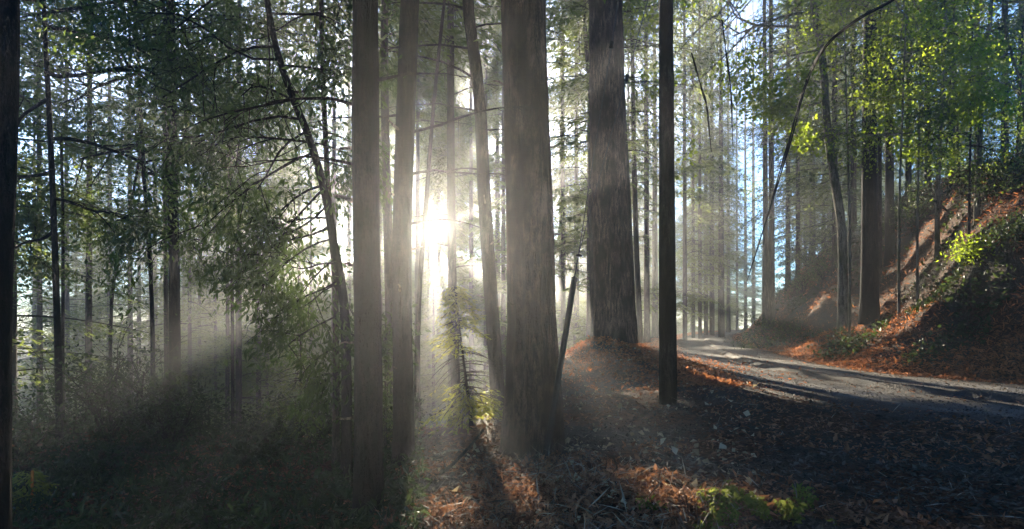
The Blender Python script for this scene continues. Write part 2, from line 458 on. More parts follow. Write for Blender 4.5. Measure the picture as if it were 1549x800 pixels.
def limbs(g, start, d0, L, r0, depth, r, ends, grav=.0, spread=.75, seg=6, mi=0):
    t = np.linspace(0, 1, seg)
    w = r.normal(size=3) * .22; w2 = r.normal(size=3) * .12
    path = start + d0 * (L * t)[:, None] + (w * L) * (t ** 2)[:, None] * .6 + w2 * L * np.sin(t * 6)[:, None] * .2 + np.array([0, 0, -grav * L]) * (t ** 2)[:, None]
    g.tube(path, np.linspace(r0, r0 * .5, seg), 5 if depth > 1 else 3, mi)
    if depth <= 0:
        for q in (2, 3, 4, 5): ends.append((path[min(q, seg - 1)], unit(path[-1] - path[-2])))
        return
    nb = 3 + (r.random() < .5)
    for q in range(nb):
        tq = .35 + .65 * (q + .7) / nb; tq = min(tq, 1)
        p = np.array([np.interp(tq, t, path[:, k]) for k in range(3)])
        dd = unit(unit(path[-1] - path[0]) * .8 + r.normal(size=3) * spread * .75)
        limbs(g, p, dd, L * (.5 + .25 * r.random()), r0 * .5, depth - 1, r, ends, grav, spread, seg, mi)

def broad_crown(seed, starts, mats, ln=.11, asp=.35, n=14, spread=.16, depth=3, grav=.1, droop=.5):
    r = np.random.default_rng(seed); g = Geo(); ends = []
    for (p, d, L, r0) in starts:
        limbs(g, np.array(p, float), unit(np.array(d, float)), L, r0, depth, r, ends, grav)
    c = np.array([e[0] for e in ends]); d = np.array([e[1] for e in ends])
    leafy(g, c, d, r, n, ln, asp, spread, 1, droop)
    return g.mesh('crown', mats)

# ------------------------------------------------------------------ the ground and road
def build_ground():
    def axis(lo, hi, c, fine, mxs):
        out = [c]; x = c; st = fine
        while x < hi: x += st; out.append(x); st = min(mxs, fine + abs(x - c) * .016)
        x = c
        while x > lo:
            x -= max(fine, min(mxs, fine + abs(x - c) * .016)); out.append(x)
        return np.array(sorted(out))
    xs = axis(-104, 94, 1.5, .12, 1.4); ys = axis(-22, 116, 7, .12, 1.4)
    X, Yg = np.meshgrid(xs, ys, indexing='xy')
    Z = terrain(X, Yg)
    V = np.stack([X, Yg, Z], -1).reshape(-1, 3)
    nx, ny = len(xs), len(ys)
    i = np.arange(ny - 1)[:, None] * nx + np.arange(nx - 1)[None]
    f = np.stack([i, i + 1, i + nx + 1, i + nx], -1).reshape(-1, 4)
    g = Geo(); g.add(V, f, 0)
    o = link('ground', g.mesh('ground', ('ground',))); o['kind'] = 'structure'
    # the gravel road: a strip following the ground a little above it
    c = spline(ROAD, 400); T = unit(np.gradient(c, axis=0)); nrm = np.stack([-T[:, 1], T[:, 0]], -1)
    w = np.linspace(-1, 1, 33)
    hw = road_half(c[:, 1]) + .25 * vnoise(np.arange(400) * .09, np.zeros(400), 3)
    XY = c[:, None] + nrm[:, None] * (w[None, :, None] * hw[:, None, None])
    # keep folds out at the inside of the bend
    Zr = terrain(XY[..., 0], XY[..., 1]) + .05 - .035 * (abs(w)[None] ** 6) - .035 * np.exp(-((abs(w)[None] - .42) / .13) ** 2) + .025 * fbm(XY[..., 0] * 2.2, XY[..., 1] * 2.2, 77, 3)
    Vr = np.concatenate([XY, Zr[..., None]], -1).reshape(-1, 3)
    i = np.arange(399)[:, None] * 33 + np.arange(32)[None]
    f = np.stack([i, i + 1, i + 34, i + 33], -1).reshape(-1, 4)
    g = Geo(); g.add(Vr, f, 0)
    me = g.mesh('road', ('road',)); at = me.attributes.new('across', 'FLOAT', 'POINT')
    at.data.foreach_set('value', np.tile(w, 400).astype(np.float32))
    o = link('road', me); o['kind'] = 'structure'
build_ground()

# ------------------------------------------------------------------ big and near trunks
D = {}
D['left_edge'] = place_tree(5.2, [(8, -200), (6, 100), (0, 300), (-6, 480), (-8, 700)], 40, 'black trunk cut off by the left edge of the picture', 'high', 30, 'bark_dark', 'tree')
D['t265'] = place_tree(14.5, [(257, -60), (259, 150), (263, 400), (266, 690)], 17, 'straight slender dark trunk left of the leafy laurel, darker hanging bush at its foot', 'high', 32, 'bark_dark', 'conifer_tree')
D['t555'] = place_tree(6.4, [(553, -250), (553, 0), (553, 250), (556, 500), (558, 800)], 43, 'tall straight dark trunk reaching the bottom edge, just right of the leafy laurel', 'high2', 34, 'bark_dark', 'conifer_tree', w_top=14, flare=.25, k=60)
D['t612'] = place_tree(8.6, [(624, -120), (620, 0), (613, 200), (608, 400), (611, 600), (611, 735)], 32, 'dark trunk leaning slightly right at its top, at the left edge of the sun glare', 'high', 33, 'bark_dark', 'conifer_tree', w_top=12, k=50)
D['big'] = place_tree(9.0, [(791, -200), (792, 0), (797, 200), (803, 400), (806, 690)], 71, 'thickest redwood trunk in the middle, with a narrower stem fused to its right side', 'high2', 38, 'bark_red', 'redwood_tree', w_top=34, k=110, rough=.10, flare=.42)
D['lean'] = place_tree(12, [(716, -60), (708, 0), (714, 60), (726, 160), (733, 300), (743, 450), (757, 642)], 22, 'slim crooked trunk with a bend near its top, just left of the thickest redwood', 'thin', 26, 'bark', 'conifer_tree', w_top=8, k=40)
D['mound'] = place_tree(21.5, [(915, -100), (917, 0), (920, 200), (928, 400), (933, 524)], 56, 'broad redwood trunk standing on the leaf-covered mound beside the road', 'high2', 44, 'bark_red', 'redwood_tree', w_top=34, k=90, flare=.26)
D['twin'] = place_tree(24.5, [(928, -40), (934, 60), (941, 200), (948, 330), (955, 522)], 17, 'thinner trunk pressed close to the right side of the redwood on the mound', 'mid', 38, 'bark', 'redwood_tree', w_top=8)
D['pale590'] = place_tree(17, [(582, -60), (582, 150), (588, 400), (594, 660)], 16, 'misty grey trunk in the gap between the two dark trunks left of the sun', 'high', 34, 'bark', 'conifer_tree')
D['thin640'] = place_tree(13.5, [(690, -150), (668, 40), (655, 170), (643, 330), (634, 450), (629, 640)], 8, 'thin curving stem in front of the sun glare', None, 12, 'bark', 'young_tree', flare=.2)
D['t683'] = place_tree(19, [(682, -60), (682, 200), (684, 420), (690, 600)], 15, 'narrow dark trunk just right of the sun glare', 'high', 36, 'bark', 'conifer_tree')
D['t890'] = place_tree(27, [(882, -60), (886, 60), (893, 150), (893, 300), (897, 500)], 8, 'spindly trunk seen between the thickest redwood and the redwood on the mound', 'mid', 34, 'bark', 'conifer_tree')
D['t962'] = place_tree(32, [(955, -60), (958, 160), (962, 350), (968, 500)], 9, 'dim trunk between the redwood on the mound and the utility pole', 'mid', 36, 'bark', 'conifer_tree')

# stem fused to the big redwood, and its bark plates
rt = D['big'][0]; o = np.array(rt.location)
sp = np.array([P(821, 260, 8.95), P(827, 380, 8.9), P(833, 500, 8.85), P(838, 600, 8.8), P(840, 690, 8.8)])[::-1]
sp[0][2] = o[2] - .1
link('stem', trunk_geo(Geo(), None, None, .14, .03, 5, path=spline(sp, 30) - o, flare=.3, k=16).mesh('stem', ('bark_red',)), rt)

# dead side branches (seen against the sky between the trunks)
add_branches(*D['lean'], [(9.3, 185, 2.4, .2), (8.4, 175, 3.0, .28), (7.6, 170, 2.6, .2), (7.0, 200, 2.8, .35), (6.3, 190, 2.2, .3), (5.2, 160, 1.6, .3), (8.0, 10, 1.8, .3), (6.0, 20, 1.2, .4), (9.8, 150, 2.2, .1)], 31)
add_branches(*D['t612'], [(5.3, 170, 1.6, .25), (4.4, 15, 1.9, .2), (5.0, 350, 2.2, .15), (3.7, 10, 1.3, .3)], 32)
add_branches(*D['t555'], [(4.6, 175, 1.6, .35), (4.0, 190, 1.3, .3), (4.9, 5, 1.2, .2)], 33)
add_branches(*D['t683'], [(11, 180, 2.4, .35), (9.4, 10, 2.2, .3), (8.2, 175, 2.0, .4), (12, 0, 2.4, .2), (6.5, 5, 1.7, .35), (7.2, 190, 1.4, .3)], 34)
add_branches(*D['twin'], [(13, 10, 3.5, .5), (11.5, 20, 3.4, .6), (14, 350, 3.6, .5), (10, 5, 3.0, .6), (8.5, 15, 2.6, .7)], 35)

def add_stubs(root, pp, zs, r_at, seed):
    r = np.random.default_rng(seed)
    for z in zs:
        o = np.array([np.interp(z, pp[:, 2], pp[:, k]) for k in (0, 1)] + [z]); a = r.uniform(math.pi, 2 * math.pi) if r.random() < .5 else r.choice([0.1, 3.0])
        d = unit(np.array([math.cos(a), math.sin(a), r.uniform(-.2, .5)])); L = r.uniform(.05, .28)
        g = Geo(); pt = o + d * r_at * .8 + d * (np.linspace(0, 1, 5) * (L + r_at * .2))[:, None] + r.normal(size=(5, 3)) * .006
        g.tube(pt, np.linspace(.026, .012, 5) * r.uniform(.6, 1.2), 6); g.tube([pt[-1], pt[-1] + d * .01], [.012, .001], 6)
        link('branch_stub', g.mesh('branch_stub', ('dead',)), root)
add_stubs(*D['t555'], [1.3, 2.1, 2.9, 3.6, 4.2], .14, 1); add_stubs(*D['t612'], [1.6, 2.7, 3.3, 4.1, 5.0], .13, 2)
add_stubs(*D['big'], [2.2, 3.4, 4.6, 5.6], .33, 3); add_stubs(*D['lean'], [1.4, 2.5, 3.6, 4.4], .12, 4); add_stubs(*D['mound'], [4, 6.3, 8.2, 10], .6, 5)

# ------------------------------------------------------------------ middle-distance conifers
mid = [
 (22, 136, 134, 10, 'slim bluish trunk in the bright gap far left', 'high', 32),
 (20, 247, 252, 7, 'thin trunk close to the left side of the straight slender dark trunk', 'thin', 28),
 (25, 58, 60, 9, 'thin trunk near the left edge among drooping misty boughs', 'mid2', 32),
 (16, 18, 16, 17, 'stout shadowed trunk beside the black trunk at the left edge', 'low2', 30),
 (30, 345, 344, 7, 'first slim trunk right of the straight slender dark trunk, in drooping boughs', 'low', 26),
 (27, 362, 361, 10, 'second slim trunk right of the straight slender dark trunk', 'high', 34),
 (33, 388, 391, 8, 'slim backlit trunk standing behind the laurel foliage', 'low2', 34),
 (38, 403, 404, 6, 'faint narrow trunk directly left of the laurel stem', 'mid', 36),
 (40, 322, 326, 6, 'short-looking thin trunk low in the mist left of the laurel', 'low', 24),
 (44, 300, 302, 6, 'hazy small conifer low between slim trunks left of the laurel', 'low2', 20),
 (36, 285, 287, 7, 'thin conifer right behind the straight slender dark trunk', 'mid2', 36),
 (34, 196, 197, 9, 'hazy trunk behind the leaning thin stem far left', 'mid2', 34),
 (42, 100, 101, 10, 'misty conifer with long sagging boughs at far left', 'low2', 38),
 (50, 165, 166, 10, 'pale distant conifer left of the leaning thin stem', 'low', 36),
 (55, 235, 234, 10, 'pale distant conifer behind the thin trunks left of centre', 'wide', 42),
 (60, 430, 430, 12, 'glowing hazy conifer seen through the laurel leaves', 'vh', 44),
 (48, 505, 506, 11, 'veiled conifer behind the laurel trunk', 'vh2', 44),
 (64, 528, 528, 9, 'veiled conifer close left of the tall straight dark trunk', 'vh', 46),
 (70, 575, 575, 10, 'faint conifer in the gap between the two dark trunks', 'vh2', 48),
 (58, 664, 664, 9, 'washed-out trunk in the sun glare', 'vh', 46),
 (75, 700, 700, 10, 'washed-out conifer low right of the sun glare', 'vh2', 48),
 (46, 712, 713, 8, 'pale trunk between the narrow dark trunk and the crooked one', 'vh', 42),
 (52, 752, 753, 10, 'faint conifer between the crooked trunk and the thickest redwood', 'vh2', 46),
 (40, 851, 852, 9, 'pale conifer hugging the right edge of the thickest redwood', 'low2', 38),
 (48, 872, 872, 10, 'yellow-green conifer in the gap right of the thickest redwood', 'low', 40),
 (60, 905, 905, 9, 'conifer mostly hidden behind the redwood on the mound', 'vh', 44),
 (40, 977, 979, 9, 'hazy trunk close left of the utility pole', 'low2', 40),
 (52, 990, 991, 9, 'hazy conifer right behind the utility pole', 'mid', 46),
]
for (Y, xt, xb, wd, lab, kind, H) in mid:
    place_tree(Y, [(xt, -40), (xb, 560)], wd, lab, kind, H, 'bark', 'conifer_tree')

# row beyond the road, right of the pole
row = [
 (44, 1036, 7, 'first trunk right of the utility pole in the hazy row left of the road', 'dense', 44),
 (50, 1049, 6, 'second hazy trunk right of the utility pole', 'low2', 40),
 (47, 1059, 6, 'third hazy trunk right of the utility pole', 'low', 42),
 (56, 1068, 7, 'fourth hazy trunk right of the utility pole', 'dense2', 42),
 (52, 1077, 8, 'hazy trunk next left of the stoutest one in the roadside row', 'mid2', 44),
 (48, 1091, 11, 'stoutest trunk of the hazy roadside row, boughs reaching over the road', 'mid', 27),
 (66, 1102, 6, 'last hazy trunk of the row, nearest the road bend', 'low', 27),
 (76, 1115, 4, 'very thin bare trunk at the far bend of the road', 'low', 17),
 (84, 1128, 5, 'small misty conifer beyond the far bend of the road', 'low2', 17),
 (92, 1140, 6, 'distant bluish conifer above the far bend of the road', 'low', 20),
]
for (Y, x, wd, lab, kind, H) in row:
    place_tree(Y, [(x - 1, -40), (x, 500)], wd, lab, kind, H, 'bark', 'conifer_tree', sc=.9)

# right-hand trees on the bank
right = [
 (38, 1156, 1158, 9, 'left one of the two blue-tinted trunks above the road bend', 'thin', 34, 'bark'),
 (37, 1166, 1167, 10, 'right one of the two blue-tinted trunks above the road bend', 'thin', 36, 'bark'),
 (44, 1192, 1192, 8, 'hazy conifer just right of the two blue-tinted trunks', 'low', 34, 'bark'),
 (40, 1206, 1207, 7, 'thin trunk half way between the blue-tinted pair and the pale curved trunk', 'low2', 34, 'bark'),
 (50, 1228, 1229, 9, 'shaded conifer behind the pale curved trunk', 'wide', 40, 'bark'),
 (36, 1262, 1263, 9, 'dim conifer close right of the pale curved trunk', 'low2', 36, 'bark'),
 (33, 1290, 1291, 9, 'dim conifer left of the dark upright trunk on the bank', 'low', 36, 'bark'),
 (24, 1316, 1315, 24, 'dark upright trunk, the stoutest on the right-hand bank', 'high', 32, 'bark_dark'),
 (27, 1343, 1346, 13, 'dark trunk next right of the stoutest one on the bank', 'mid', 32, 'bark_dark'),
 (26, 1331, 1331, 6, 'thin stem squeezed between the two dark trunks on the bank', 'thin', 28, 'bark'),
 (28, 1377, 1374, 8, 'slim trunk right of the two dark trunks on the bank', 'mid2', 32, 'bark'),
 (32, 1404, 1402, 8, 'slim dim trunk in the middle of the bank-top thicket', 'low', 34, 'bark'),
 (30, 1441, 1440, 9, 'shadowed trunk behind the backlit maple leaves', 'mid2', 34, 'bark'),
 (34, 1478, 1478, 9, 'shadowed conifer near the leaning pale stem at the right', 'low2', 36, 'bark'),
 (28, 1520, 1520, 10, 'dark conifer at the top right corner of the bank', 'mid2', 34, 'bark'),
 (36, 1545, 1545, 10, 'dark conifer cut by the right edge of the picture', 'low', 36, 'bark'),
]
for (Y, xt, xb, wd, lab, kind, H, bk) in right:
    place_tree(Y, [(xt, -40), (xb, 330)], wd, lab, kind, H, bk, 'conifer_tree')

# stems without their own crown proto: leaning thin ones on the left
LEAN = [
 (18, [(212, 230), (200, 300), (186, 370), (168, 470)], 6, 'thin stem leaning to the right far left, beside a hazy trunk'),
 (19, [(205, 200), (215, 260), (226, 350), (230, 470)], 6, 'thin stem crossing behind the leaning one far left'),
 (15, [(92, 200), (95, 330), (95, 500)], 5, 'pale needle-thin stem near the left edge'),
]
for Y, pts, wd, lab in LEAN:
    place_tree(Y, pts, wd, lab, None, None, 'bark', 'young_tree', taper=.5)

# ------------------------------------------------------------------ far wood: individual distant conifers
rr = np.random.default_rng(99)
proto = {}
def far_tree(x, y, H, kind, label, group, s=1.):
    if kind not in proto:
        root = link('conifer_tree', None); 
        g = trunk_geo(Geo(), (0, 0, -1), (0, 0, 41 if kind[0] in 'vd' else 34), .21, .04, 3, k=8, n=10)
        link('trunk', g.mesh('trunk', ('bark',)), root); link('crown', crown_mesh(kind), root)
        proto[kind] = root; o = root
    else: o = dup(proto[kind])
    o.location = (x, y, gz(x, y) - .2); o.rotation_euler.z = rr.random() * 6.28
    h = H / (40 if kind[0] in 'vd' else 34); o.scale = (s, s, h)
    tag(o, label, 'tree', group)
far_zones = [
 (-62, -24, 42, 92, 30, 'pale conifer in the misty far wood at the left', 'far wood left'),
 (-26, -12, 64, 112, 7, 'pale conifer in the far wood behind the laurel', 'far wood behind the laurel'),
 (-4, 12, 70, 112, 6, 'washed-out conifer in the far wood right of the sun', 'far wood right of the sun'),
 (13, 26, 84, 118, 6, 'misty conifer in the far wood left of the road bend', 'far wood at the road'),
 (27, 76, 56, 106, 30, 'dim conifer on the wooded slope above the road', 'wooded slope right of the road'),
]
for (x0, x1, y0, y1, n, lab, grp) in far_zones:
    k = 0; tries = 0
    while k < n and tries < 400:
        tries += 1
        x = x0 + (x1 - x0) * rr.random(); y = y0 + (y1 - y0) * rr.random()
        px = 774.5 + F * x / y
        if px < -60 or px > 1610: continue
        if 600 < px < 720 and rr.random() < .8: continue
        if 1106 < px < 1150 : continue
        d, s = seg_signed(np.array([x]), np.array([y]), ROAD)
        if d[0] < 5: continue
        far_tree(x, y, 26 + 16 * rr.random(), rr.choice(['vh', 'vh2'] if -27 < x < 14 else ['low', 'low2', 'wide', 'mid']), lab, grp, .9 + .4 * rr.random()); k += 1

# the wall of big dense conifers that the sun breaks through
k = 0
for i in range(36):
    y = 84 + 28 * rr.random(); x = -.1328 * y + (-34 + 62 * (i + .2 + .6 * rr.random()) / 36)
    e = x + .1328 * y
    if abs(e) < 1.4: x += math.copysign(1.5 - abs(e), e)
    d, s = seg_signed(np.array([x]), np.array([y]), ROAD)
    if d[0] < 5: continue
    far_tree(x, y, 39 + 7 * rr.random(), 'dense' if i % 2 else 'dense2', 'big dense conifer in the hazy wall of trees that the sun breaks through', 'wall of dense conifers round the sun', 1.05 + .35 * rr.random())
for (y, e) in ((41, -1.6), (49, 1.4), (58, -.4), (66, 3.0), (45, 4.0), (72, 2.0), (39, -1.0)):
    far_tree(-.1328 * y + e, y, 44, 'dhigh', 'tall conifer whose lowest boughs hang just above the sun', 'conifers overhanging the sun', .95)
for i in range(17):
    y = 33 + 24 * rr.random(); x = -.1328 * y + (-20 + 40 * (i + .2 + .6 * rr.random()) / 17)
    e = x + .1328 * y
    if abs(e) < 1.4: x += math.copysign(1.5 - abs(e), e)
    d, s = seg_signed(np.array([x]), np.array([y]), ROAD)
    if d[0] < 4 or s[0] < 0 or (-10 < e < -2 and i % 2): continue
    far_tree(x, y, 32 + 8 * rr.random(), ['dense', 'dense2'][i % 2], 'full green conifer among the slim trunks near the sun', 'full conifers near the sun', .8 + .25 * rr.random())
for (x0, x1, y0, y1, n) in ((-2, 17, 74, 100, 9), (-34, -18, 60, 90, 6), (16, 43, 98, 112, 16)):
    for i in range(n):
        y = y0 + (y1 - y0) * rr.random(); x = x0 + (x1 - x0) * (i + rr.random()) / n
        d, s = seg_signed(np.array([x]), np.array([y]), ROAD)
        if d[0] < 5: continue
        far_tree(x, y, 28 + 10 * rr.random() if x0 < 16 else (40 + 6 * rr.random() if x / y < .35 else 12 + 4 * rr.random()), ['dense', 'dense2'][i % 2], 'dim conifer closing the view in the far wood', 'far wood closing the view', .85 + .3 * rr.random())
for (x, y) in ((-13, -5), (-7, -9), (-2, -14), (4, -9), (10, -13), (16, -5), (22, -12), (-19, 2), (19, 1), (-14, -15), (9, -4), (-4.5, -5)):  # unseen trees added out of view to block sky light and darken the foreground
    far_tree(x, y, 30 + 8 * rr.random(), ['dense', 'high2'][int(y < -10)] , 'unseen conifer added behind the viewer to shade the near ground', 'unseen shade trees behind the viewer', 1.25)
for (px_, y) in ((1218, 62), (1246, 56), (1212, 80)):
    far_tree((px_ - 774.5) / F * y, y, 36 + 6 * rr.random(), 'dense2', 'full dark conifer on the slope beyond the blue-tinted trunks', 'conifers beyond the blue-tinted trunks', .9)
# shorter trees down in the valley, their tops below the line of the sun
for (x0, x1, y0, y1, n, lab, grp) in [
 (-34, -14, 48, 104, 16, 'misty conifer top rising from the valley behind the laurel', 'valley wood behind the laurel'),
 (-17, 6, 46, 108, 26, 'misty conifer top down in the valley below the sun', 'valley wood below the sun'),
 (4, 14, 62, 108, 8, 'misty conifer top low behind the redwood on the mound', 'valley wood behind the mound')]:
    k = 0
    while k < n:
        x = x0 + (x1 - x0) * rr.random(); y = y0 + (y1 - y0) * rr.random() ** .8
        d, s = seg_signed(np.array([x]), np.array([y]), ROAD)
        k += 1
        if d[0] < 6: continue
        top = EYE + .105 * y + 2.5 * rr.random() - 1.5
        far_tree(x, y, max(6, top - gz(x, y)), rr.choice(['low', 'low2']), lab, grp, .75 + .35 * rr.random())

# ------------------------------------------------------------------ laurel left of centre
def laurel():
    Y = 9.0
    o = P(524, 640, Y); o[2] = gz(o[0], o[1]) - .1
    root = link('bay_laurel_tree', None, None, o); tag(root, 'leaning bay laurel with long drooping leaves, left of the tall straight dark trunk', 'tree')
    path = [o] + [P(a, b, Y) for a, b in [(524, 560), (519, 450), (505, 370), (491, 290), (468, 210), (440, 140), (415, 60), (395, -60), (385, -160)]]
    pp = spline(path, 40) - o
    link('trunk', trunk_geo(Geo(), None, None, .085, .035, 3, path=pp, flare=.3).mesh('trunk', ('bark_dark',)), root)
    r = np.random.default_rng(5); st = []
    def s(px, py, dpx, dpy, dy, L, r0): 
        a = P(px, py, Y) - o; d = np.array([dpx, dy, -dpy]); st.append((a, d, L, r0))
    s(515, 420, -1, .4, .4, 1.0, .018); s(505, 360, -1, .3, -.3, 1.1, .018); s(520, 470, -1, .4, .2, .8, .016); s(495, 310, -1, .5, .4, 1.2, .02)
    s(500, 330, -1, -.1, .2, .9, .018); s(512, 400, -1, .15, -.3, .75, .016); s(488, 280, -1, .3, .2, 1.2, .02)
    s(470, 215, -1, -.2, .3, 1.4, .022); s(470, 215, 1, .1, .3, .7, .015); s(445, 150, -1, .2, -.2, 1.6, .02)
    s(440, 140, 1, -.2, .2, .9, .02); s(430, 100, 1, .2, -.2, .9, .02); s(420, 70, -1, -.1, .2, 1.7, .024)
    s(400, -40, -1, .2, .2, 1.7, .024); s(410, 20, 1, 0, -.2, 1.2, .02); s(400, -20, 1, -.1, .2, 1.3, .02)
    s(500, 340, -.9, .4, .2, 1.0, .02); s(518, 430, -.8, .3, .1, .75, .014); s(516, 440, .2, .5, .2, .45, .012); s(524, 520, -.8, .2, -.2, .6, .012)
    s(524, 560, -.4, .1, .2, .5, .012); s(460, 200, -.8, .6, -.1, 1.2, .02); s(522, 500, .6, .3, .1, .5, .012)
    s(455, 180, -1, .1, .1, 1.9, .022); s(425, 90, -1, -.3, -.3, 1.8, .02); s(475, 230, -1, .35, 0, 1.6, .02); s(490, 285, -.8, .6, .2, 1.1, .02); s(400, -30, 0, .8, .2, 1.4, .02); s(510, 390, -1, .5, .3, .8, .016)
    s(440, 150, -.6, -.6, .3, 1.3, .02); s(478, 240, .8, .1, .1, .55, .014); s(525, 590, .6, .0, .1, .45, .012)
    link('crown', broad_crown(51, st, ('bark_dark', 'laurel'), .13, .34, 7, .17, 2, .18, .7), root)
laurel()
def laurel2():
    Y = 10.0
    o = P(508, 620, Y); o[2] = gz(o[0], o[1]) - .1
    root = link('bay_laurel_tree', None, None, o); tag(root, 'paler thin stem standing right behind the leaning bay laurel', 'tree')
    path = [o] + [P(a, b, Y) for a, b in [(508, 500), (505, 400), (497, 300), (492, 200), (488, 100), (484, -80)]]
    link('trunk', trunk_geo(Geo(), None, None, .06, .035, 4, path=spline(path, 30) - o, flare=.3).mesh('trunk', ('bark',)), root)
    st = []
    for (px, py, dx, dy, L) in [(492, 200, 1, .2, .7), (490, 130, -1, 0, 1.0), (488, 80, 1, 0, .8), (486, 20, -1, .1, 1.2), (486, -10, 1, 0, 1.0)]:
        st.append((P(px, py, Y) - o, (dx, .2, -dy), L, .016))
    link('crown', broad_crown(52, st, ('bark', 'laurel'), .12, .32, 6, .1, 2, .15, .6), root)
laurel2()

def leafy_tree(Y, px, pts, w, starts, label, leafm, seed, bark='bark', ln=.1, asp=.42, n=9, spread=.16, depth=3, name='broadleaf_tree', droop=.35, grav=.1, wtop=None):
    """starts: (px,py,dx,dy,dY,L)"""
    wp = [P(a, b, Y) for a, b in pts]
    o = np.array([wp[-1][0], wp[-1][1], gz(wp[-1][0], wp[-1][1]) - .1])
    root = link(name, None, None, o); tag(root, label, 'tree')
    path = np.array([o] + [p for p in wp[::-1] if p[2] > o[2] + .3]) - o
    r0 = w / F * Y / 2
    link('trunk', trunk_geo(Geo(), None, None, r0, (wtop or w * .5) / F * Y / 2, seed, path=spline(path, 40), flare=.3).mesh('trunk', (bark,)), root)
    st = [(P(a, b, Y) - o, (dx, dY, -dy), L, .02 + .012 * L) for (a, b, dx, dy, dY, L) in starts]
    link('crown', broad_crown(seed, st, (bark, leafm), ln, asp, n, spread, depth, grav, droop), root)
    return root

# dark tanoaks on the left
leafy_tree(12, 70, [(60, -160), (66, 0), (76, 200), (84, 400), (90, 620)], 10,
    [(64, 0, -1, 0, .2, 2.0), (66, 40, 1, -.1, .3, 2.6), (70, 110, 1, .1, -.2, 2.3), (72, 150, -1, .2, .2, 1.6), (76, 210, 1, 0, .3, 1.9), (78, 260, -1, .1, .2, 1.5),
     (62, -60, 1, 0, .2, 2.4), (60, -120, 1, .1, -.2, 2.6), (60, -120, -1, 0, .2, 2.0), (80, 300, .8, .3, .2, 1.3), (82, 350, -.8, .2, .3, 1.2)],
    'dark leafy tanoak filling the upper left corner', 'oak', 61, 'bark_dark', .11, .45, 12, .19, 3)
leafy_tree(16, 215, [(200, -160), (205, 0), (212, 150), (220, 300), (229, 440), (232, 600)], 7,
    [(204, 0, -1, 0, .2, 2.6), (206, 30, 1, 0, .2, 2.4), (210, 110, -1, .1, .2, 2.4), (212, 160, 1, .1, -.2, 2.2), (216, 220, -1, .1, .2, 2.0), (218, 260, 1, .2, .2, 1.9),
     (202, -80, -1, 0, .2, 2.6), (202, -100, 1, 0, .2, 2.6), (222, 320, -1, .1, .2, 1.5), (224, 350, 1, .1, .2, 1.3)],
    'dark leafy tanoak with a thin bent stem, left of the straight slender dark trunk', 'oak', 62, 'bark_dark', .12, .45, 11, .22, 3)
leafy_tree(18, 330, [(352, -120), (350, 0), (346, 150), (350, 330), (352, 600)], 6,
    [(350, 0, -1, 0, .2, 2.2), (350, 30, 1, 0, .2, 2.0), (348, 90, -1, .1, .2, 2.0), (347, 130, 1, .1, .2, 1.6), (350, -60, 1, 0, .2, 2.4), (350, -80, -1, 0, .2, 2.4)],
    'leafy tree hanging over the gap between the slender dark trunk and the laurel', 'oak', 63, 'bark', .12, .45, 10, .22, 3)

# maple limb arching over the road from the pale curved trunk
leafy_tree(24, 1250, [(1222, -150), (1230, 0), (1244, 90), (1252, 200), (1262, 270), (1274, 360)], 15,
    [(1232, 20, -1, .15, -.3, 3.6), (1236, 50, -1, .12, -.5, 4.4), (1230, -20, -1, .1, -.3, 4.4), (1240, 75, -1, .35, -.4, 2.6), (1226, -60, -1, .2, 0, 4.4), (1244, 100, 1, .1, .2, 1.8),
     (1230, -40, 1, 0, 0, 2.8), (1248, 150, -1, .3, 0, 1.6)],
    'pale curved trunk with a limb arching left over the road, yellow-green leaves', 'maple', 64, 'bark_pale', .17, .8, 7, .34, 3, 'maple_tree', .2, .06)
leafy_tree(22, 1430, [(1428, -150), (1430, 0), (1426, 120), (1420, 250), (1418, 330)], 7,
    [(1430, 10, -1, .1, 0, 2.2), (1430, 30, 1, .1, 0, 2.0), (1428, 80, -1, .2, 0, 2.0), (1427, 110, 1, .2, 0, 1.6), (1430, -40, 0, -.4, 0, 2.6), (1424, 160, -1, .2, 0, 1.5), (1428, -80, -1, 0, 0, 2.4)],
    'backlit green maple sapling on top of the bank', 'maple', 65, 'bark_pale', .15, .7, 5, .26, 3, 'maple_tree', .3)
leafy_tree(20, 1500, [(1507, -100), (1500, 0), (1493, 90), (1484, 180), (1478, 300)], 8,
    [(1500, 0, 1, 0, 0, 1.8), (1498, 40, -1, .1, 0, 1.3), (1490, 120, 1, .2, 0, 1.6), (1486, 160, -1, .2, 0, 1.2), (1503, -50, 1, 0, 0, 2)],
    'leaning pale stem in the thicket near the right edge', 'oak', 66, 'bark_pale', .12, .6, 4, .25, 3, 'maple_tree', .3)
leafy_tree(17, 1530, [(1515, -60), (1520, 30), (1530, 80), (1546, 140), (1556, 260)], 5,
    [(1516, -20, -1, 0, 0, 1.4), (1522, 40, -1, .2, 0, 1.0), (1530, 80, -1, .5, 0, 1.2), (1540, 120, -1, .3, 0, .9)],
    'thin pale bowed stem at the right edge of the thicket', 'maple', 67, 'bark_pale', .12, .6, 5, .25, 3, 'maple_tree', .3)
